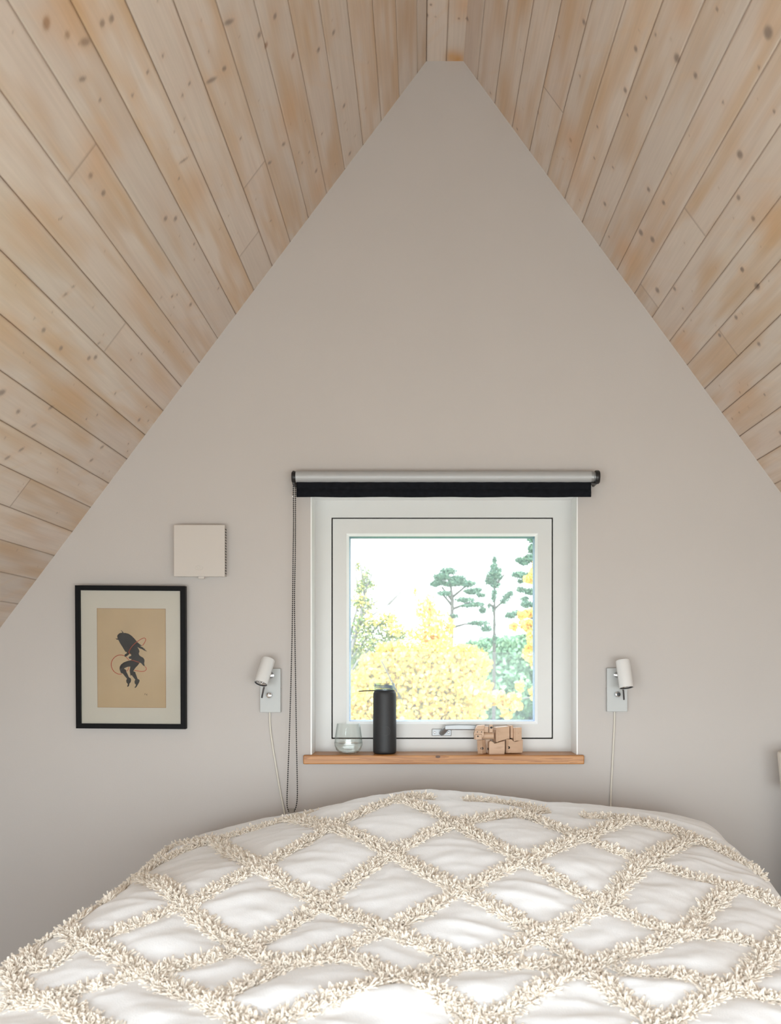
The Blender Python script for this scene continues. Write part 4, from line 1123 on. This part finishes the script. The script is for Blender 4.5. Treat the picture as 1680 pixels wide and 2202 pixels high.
def leaves(blobs, size, seed, aspect=0.8, flat=0.0):
    """blobs: list of (centre, (rx,ry,rz), count). Lobed five-sided leaf cards folded on the midrib."""
    r = np.random.default_rng(seed); Cs = []
    for c, rad, n in blobs:
        v = r.normal(size=(n, 3)); v /= np.linalg.norm(v, axis=1, keepdims=True)
        rr = r.random(n)**(1/1.7)*1.14
        Cs.append(np.array(c) + v*rr[:, None]*np.array(rad))
    C = np.concatenate(Cs); n = len(C)
    a = r.normal(size=(n, 3)); a /= np.linalg.norm(a, axis=1, keepdims=True)
    b = r.normal(size=(n, 3)); b[:, 2] *= (1-flat); b -= a*(a*b).sum(1, keepdims=True); b /= np.linalg.norm(b, axis=1, keepdims=True)
    nn = np.cross(a, b); s = size*r.uniform(0.6, 1.3, n)
    shape = np.array([(0, -0.5, 0), (0.42*aspect, -0.12, 0.10), (0.30*aspect, 0.30, 0.08), (0, 0.55, -0.04), (-0.30*aspect, 0.30, 0.08), (-0.42*aspect, -0.12, 0.10)])
    V = C[:, None] + s[:, None, None]*(a[:, None]*shape[None, :, 0:1] + b[:, None]*shape[None, :, 1:2] + nn[:, None]*shape[None, :, 2:3])
    i = np.arange(n)[:, None]*6
    Q = np.concatenate([i + np.array([[0, 1, 2, 3]]), i + np.array([[0, 3, 4, 5]])])
    return V.reshape(-1, 3), Q

def tree(name, label, group, d, trunk, blobs, size, mat, seed, bark=None, branches=(), aspect=0.8, extra=None, foot=True, dens=2.0):
    """trunk: pixel polyline with radii (m); blobs: (px, py, rx_px, ry_px, count); all at distance about d."""
    k = d/F; r = np.random.default_rng(seed+500)
    base = P(*trunk[0][:2], d)
    t = empty(name, (base.x, base.y, -4.0), label, 'tree', group)
    tp = [P(p[0], p[1], d) for p in trunk]; tr_ = [p[2]*0.55 for p in trunk]
    if foot:
        tp = [Vector((base.x, base.y, -4.02))] + tp; tr_ = [trunk[0][2]*1.2] + tr_
    tb = MB(); tb.tube(tp, tr_, 8)
    tb.build('trunk', bark or M_bark, t, True)
    if branches:
        for br in branches:
            bb = MB()
            pts = [P(p[0], p[1], d + (p[2] if len(p) > 2 else 0)) for p in br]
            w = [0.0016*d/ (1+0.6*i) for i in range(len(pts))]
            bb.tube(pts, w, 6)
            bb.build('branch', bark or M_bark, t, True)
    bl_ = []
    for b_ in blobs:
        px, py, rx, ry, n = b_[:5]
        dz = b_[5] if len(b_) > 5 else r.uniform(-0.4, 0.4)*rx*k
        bl_.append((P(px, py, d+dz), (rx*k, rx*k*0.9, ry*k), int(n*dens)))
    v, q_ = leaves(bl_, size, seed, aspect)
    link('foliage', fast_mesh('foliage', v, q_), mat, t)
    if extra:
        for (nm, bls, sz, mt_, sd_) in extra:
            bl2 = [(P(px, py, d-0.3), (rx*k, rx*k*0.9, ry*k), n) for px, py, rx, ry, n in bls]
            v, q_ = leaves(bl2, sz, sd_, aspect)
            link(nm, fast_mesh(nm, v, q_), mt_, t)
    return t
G = 'trees beyond the window'
# big yellow maple
tree('maple_tree', 'broad yellow autumn maple filling the lower half of the window view', G, 16,
     [(890, 1700, .16), (895, 1560, .12), (900, 1480, .07)],
     [(900,1470,70,45,900),(830,1460,60,45,700),(970,1450,60,45,700),(1015,1430,38,36,360),(790,1490,50,55,600),(860,1410,45,30,380),(940,1405,40,25,300),(800,1430,30,24,200),
      (880,1540,80,50,900),(960,1520,70,45,800),(790,1560,60,50,600),(1010,1480,45,30,300),(900,1620,150,60,1500),(1000,1560,45,40,350),(830,1395,22,12,70),(1000,1400,24,14,80),(760,1540,45,60,500)],
     0.075, M_lyel, 31, branches=[[(895,1560),(850,1480,-.3),(820,1420,-.5)], [(897,1540),(950,1470,.2),(1000,1430,.3)], [(900,1500),(905,1440),(910,1400)]], aspect=1.1)
# pointed golden birch
tree('birch_tree', 'pointed golden birch rising behind the yellow maple', G, 24,
     [(925, 1560, .10), (925, 1420, .07), (922, 1290, .02)],
     [(922,1300,12,22,60),(928,1330,22,28,150),(935,1365,34,30,260),(945,1400,46,34,380),(905,1420,50,34,340),(895,1370,26,26,90),(960,1440,60,40,420),(893,1275,5,14,14),(905,1310,10,24,30),(920,1460,80,40,500),(963,1345,14,26,60)],
     0.095, M_lbirch, 41, bark=M_gbark)
def pine(name, label, d, trunk, clumps, seed, branches, size=0.13):
    return tree(name, label, G, d, trunk, clumps, size, M_pine, seed, branches=branches, aspect=0.20, dens=2.8)
pine('pine_tree', 'tall pine with flat layered crown and bare trunk, in the middle of the view', 30,
     [(969, 1560, .16), (970, 1420, .13), (973, 1290, .10), (968, 1245, .05)],
     [(965,1228,18,7,150),(950,1240,18,7,150),(985,1245,18,8,150),(935,1256,10,6,80),(970,1255,26,6,200),(1005,1255,18,7,150),(1015,1272,18,6,140),(1028,1268,9,4,50),(1035,1280,9,4,60),
      (955,1276,15,5,110),(1000,1290,20,5,130),(1025,1300,16,5,110),(1038,1312,8,7,60),(1005,1302,14,4,60),(975,1325,12,4,50),(1030,1340,22,6,110),(1045,1352,14,7,80),(942,1250,10,8,60)],
     51, [[(972,1290),(950,1262)], [(972,1285),(1000,1262),(1015,1256)], [(972,1310),(1005,1298),(1030,1296)], [(971,1300),(952,1278)], [(970,1350),(1000,1342),(1040,1342)], [(970,1330),(985,1322)], [(970,1255),(985,1238)], [(970,1250),(950,1234)]])
pine('spruce_tree', 'slender open-crowned spruce right of the flat-topped pine', 32,
     [(1062, 1560, .12), (1063, 1380, .10), (1064, 1270, .06), (1064, 1197, .02)],
     [(1064,1205,4,9,50),(1063,1220,8,9,80),(1060,1235,13,9,110),(1068,1240,12,8,90),(1056,1250,13,8,90),(1074,1226,6,8,30),(1066,1258,10,8,80),(1050,1246,6,9,30),(1062,1285,5,9,50),(1064,1275,8,6,40),(1062,1310,3,10,20),
      (1090,1284,10,8,60),(1083,1293,9,7,40),(1098,1276,7,6,40),(1052,1303,4,6,14),(1063,1340,3,10,12),(1063,1375,8,12,40)],
     61, [[(1063,1310),(1080,1295),(1100,1272)], [(1063,1262),(1085,1235)], [(1063,1255),(1045,1242)], [(1063,1240),(1078,1222)], [(1063,1305),(1050,1298)]])
pine('pine_tree', 'dark pine cut off by the right side of the window, boughs reaching left', 26,
     [(1165, 1560, .18), (1165, 1380, .14), (1163, 1180, .08)],
     [(1143,1160,9,7,70),(1145,1180,10,10,90),(1140,1200,14,7,110),(1118,1204,9,5,60),(1128,1211,12,4,70),(1115,1236,14,6,110),(1130,1238,14,6,90),(1120,1250,8,4,30),(1120,1268,10,6,50),(1140,1272,14,7,90),(1128,1288,9,4,40),
      (1135,1300,14,7,90),(1098,1323,11,6,80),(1112,1318,10,5,50),(1140,1320,12,6,60),(1150,1225,8,8,50),(1148,1345,10,10,60)],
     71, [[(1164,1215),(1135,1205),(1112,1203)], [(1164,1250),(1130,1240),(1105,1236)], [(1164,1280),(1140,1272),(1118,1264)], [(1164,1310),(1140,1303)], [(1164,1335),(1120,1322),(1095,1324)], [(1164,1170),(1140,1162)]])
# leaning grey tree at the left
tree('deciduous_tree', 'grey-branched fading tree leaning in from the left side of the window', G, 19,
     [(735, 1560, .14), (745, 1430, .12), (775, 1330, .08), (790, 1260, .04), (784, 1205, .015)],
     [(785,1240,12,18,60),(778,1265,16,16,80),(768,1295,16,14,70),(800,1258,10,9,40),(790,1300,22,22,120),(775,1345,28,30,220),(815,1345,28,24,200),(840,1335,18,16,90),(800,1380,36,28,300),(845,1370,26,20,160),(862,1365,10,14,40),(765,1400,30,26,180),(830,1392,24,14,80),(770,1220,6,10,20)],
     0.055, M_olive, 81, bark=M_gbark, branches=[[(775,1330),(800,1300),(830,1280),(870,1255)], [(770,1345),(805,1320),(835,1300)], [(745,1430),(790,1370),(830,1330),(845,1310)], [(780,1300),(765,1240),(768,1180)], [(788,1265),(800,1235),(808,1215)], [(785,1280),(775,1210),(772,1190)], [(740,1470),(770,1420),(795,1395)], [(835,1300),(860,1275),(878,1262)], [(750,1380),(770,1300),(790,1225)]],
     extra=[('yellow_foliage', [(840,1330,22,22,90),(850,1355,20,14,80),(800,1330,20,18,60),(775,1290,18,14,30),(865,1352,12,10,30)], 0.06, M_lyel, 82)])
# yellow leafed boughs hanging in at the right
tree('autumn_tree', 'yellow-leafed boughs showing at the right side and lower right of the window', G, 13,
     [(1210, 1700, .10), (1200, 1480, .07), (1185, 1300, .03)],
     [(1150,1222,6,14,22),(1138,1246,12,8,30),(1148,1240,8,10,20),(1125,1322,12,7,26),(1140,1318,12,8,30),(1105,1347,8,6,14),(1135,1345,18,10,50),(1146,1370,10,18,50),(1135,1405,8,14,34),(1146,1395,8,24,40),(1150,1420,8,16,24),
      (1020,1490,18,9,44),(1045,1500,18,10,44),(1070,1497,16,10,40),(1085,1512,20,10,50),(1040,1515,16,9,36),(1105,1500,14,8,26),(1010,1480,14,8,30),(1110,1520,12,8,20),(1090,1535,10,10,20),(1120,1475,8,8,12),(1148,1490,8,12,18)],
     0.085, leaf_mat('autumn_leaf', (0.62, 0.34, 0.06), (0.68, 0.45, 0.12), (0.66, 0.50, 0.20)), 91, bark=M_gbark,
     branches=[[(1200,1480),(1150,1500,.2),(1080,1505,.3),(1015,1490,.3)], [(1192,1380),(1160,1350),(1110,1345)], [(1190,1330),(1150,1320),(1125,1322)], [(1187,1290),(1160,1250),(1140,1245)]], aspect=1.1)
# green wood behind
for i, (px, lab, bl) in enumerate([
    (1075, 'dense green tree in the wood behind the spruce trunk, lower right of the view', [(1075,1440,55,60,1500),(1060,1405,40,30,600),(1095,1400,36,28,500),(1070,1500,70,60,1500),(1040,1390,22,16,160),(1010,1400,24,20,200)]),
    (1140, 'rounded green tree beneath the dark pine, far right of the view', [(1140,1430,48,60,1400),(1128,1392,34,26,500),(1150,1500,60,60,1300),(1110,1385,20,16,160)]),
    (985, 'dark green tree half hidden behind the maple and the birch', [(990,1440,45,40,800),(980,1500,70,60,1000),(1015,1410,26,20,200)])]):
    tree('forest_tree', lab, G, 40 + 3*i, [(px, 1600, .2), (px, 1480, .15), (px, 1400, .05)], bl, 0.24, M_green, 111+i)
for i, (px, lab, bl) in enumerate([
    (800, 'pale green tree far behind the maple, beneath the leaning grey tree', [(800,1450,70,40,900),(780,1420,40,30,300),(840,1500,90,60,900)]),
    (890, 'far hazy tree straight behind the maple and birch', [(890,1470,80,40,900),(880,1540,100,50,700)])]):
    tree('forest_tree', lab, G, 56 + 16*i, [(px, 1600, .2), (px, 1480, .15), (px, 1440, .05)], bl, 0.26, M_olive, 131+i)

wb = []; r_w = np.random.default_rng(77)
for k in range(34):
    sgn = -1 if k % 2 else 1
    x_ = sgn*r_w.uniform(7.0, 26.0); y_ = r_w.uniform(26, 42)
    h_ = r_w.uniform(3.0, 6.5)
    wb.append(((x_ + 0.4, y_, -4 + h_*0.55), (h_*0.42, h_*0.42, h_*0.55), 1500))
v, q_ = leaves(wb, 0.30, 78)
wd = link('woodland', fast_mesh('woodland', v, q_), M_green); wd['kind'] = 'stuff'; wd['label'] = 'green woodland edge spreading out on both sides beyond the window'; wd['category'] = 'trees'
# ------------------------------------------------------------------ light
w = bpy.data.worlds.new('overcast_sky'); SC.world = w; w.use_nodes = True
nt = w.node_tree; bg = nt.nodes['Background']
tc = nt.nodes.new('ShaderNodeTexCoord'); sx = nt.nodes.new('ShaderNodeSeparateXYZ')
nt.links.new(tc.outputs['Generated'], sx.inputs['Vector'])
cr = nt.nodes.new('ShaderNodeValToRGB')
e = cr.color_ramp.elements
e[0].position = 0.40; e[0].color = (0.62, 0.62, 0.60, 1)
e[1].position = 0.56; e[1].color = (0.88, 0.945, 1.0, 1)
mr = nt.nodes.new('ShaderNodeMapRange'); mr.inputs['From Min'].default_value = -1; mr.inputs['From Max'].default_value = 1
nt.links.new(sx.outputs['Z'], mr.inputs['Value']); nt.links.new(mr.outputs['Result'], cr.inputs['Fac'])
nt.links.new(cr.outputs['Color'], bg.inputs['Color'])
# sky strength raised behind the camera, added to brighten the room
ms = nt.nodes.new('ShaderNodeMapRange'); ms.interpolation_type = 'SMOOTHSTEP'
ms.inputs['From Min'].default_value = -0.7; ms.inputs['From Max'].default_value = 0.5
ms.inputs['To Min'].default_value = 11.0; ms.inputs['To Max'].default_value = 3.3
nt.links.new(sx.outputs['Y'], ms.inputs['Value']); nt.links.new(ms.outputs['Result'], bg.inputs['Strength'])

def portal(name, x0, x1, z0, z1, y, rot):
    l = bpy.data.lights.new(name, 'AREA'); l.shape = 'RECTANGLE'; l.size = x1-x0; l.size_y = z1-z0
    l.cycles.is_portal = True
    o = bpy.data.objects.new(name, l); COL.objects.link(o)
    o.location = ((x0+x1)/2, y, (z0+z1)/2); o.rotation_euler = rot
    return o
portal('window_daylight', bx0, bx1, bz0, bz1, FY+0.125, (math.radians(-90), 0, 0))
portal('added_gable_daylight', KL[0]+0.1, KR[0]-0.1, BZ0, GT, YB-0.21, (math.radians(90), 0, 0))  # portal for the unseen glazing added behind the camera

pl_ = portal('added_roof_daylight', 0, SKY[3]-SKY[2], 0, SKY[1]-SKY[0], 0, (0, 0, 0))  # portal for the added roof window
zl = nL.copy(); xl = eL.copy(); yl = zl.cross(xl)      # lamp shines along -z
mw = Matrix((xl, yl, zl)).transposed().to_4x4()
mw.translation = aL + eL*((SKY[2]+SKY[3])/2) + nL*0.13 + Vector((0, (SKY[0]+SKY[1])/2, 0))
pl_.matrix_world = mw
# ------------------------------------------------------------------ camera
cam = bpy.data.cameras.new('camera'); co = bpy.data.objects.new('camera', cam); COL.objects.link(co)
co.location = (0, -D, CZ); co.rotation_euler = (math.radians(90), 0, 0)
cam.sensor_fit = 'AUTO'; cam.sensor_width = 36.0; cam.lens = F/2202*36.0
cam.shift_x = -(CX-840)/2202; cam.shift_y = (CY-1101)/2202
cam.clip_start = 0.05; cam.clip_end = 300
cam.dof.use_dof = True; cam.dof.focus_distance = D; cam.dof.aperture_fstop = 6.3
SC.camera = co

vs = SC.view_settings
SC.display_settings.display_device = 'sRGB'
vs.view_transform = 'Standard'; vs.look = 'None'; vs.gamma = 1.0; vs.use_curve_mapping = False
vs.exposure = 0.3
cy = SC.cycles
cy.use_denoising = True
try: cy.denoiser = 'OPENIMAGEDENOISE'
except Exception: pass
cy.max_bounces = 24; cy.diffuse_bounces = 6; cy.glossy_bounces = 4; cy.transmission_bounces = 20; cy.transparent_max_bounces = 12
cy.caustics_reflective = False; cy.caustics_refractive = True
cy.sample_clamp_indirect = 20.0
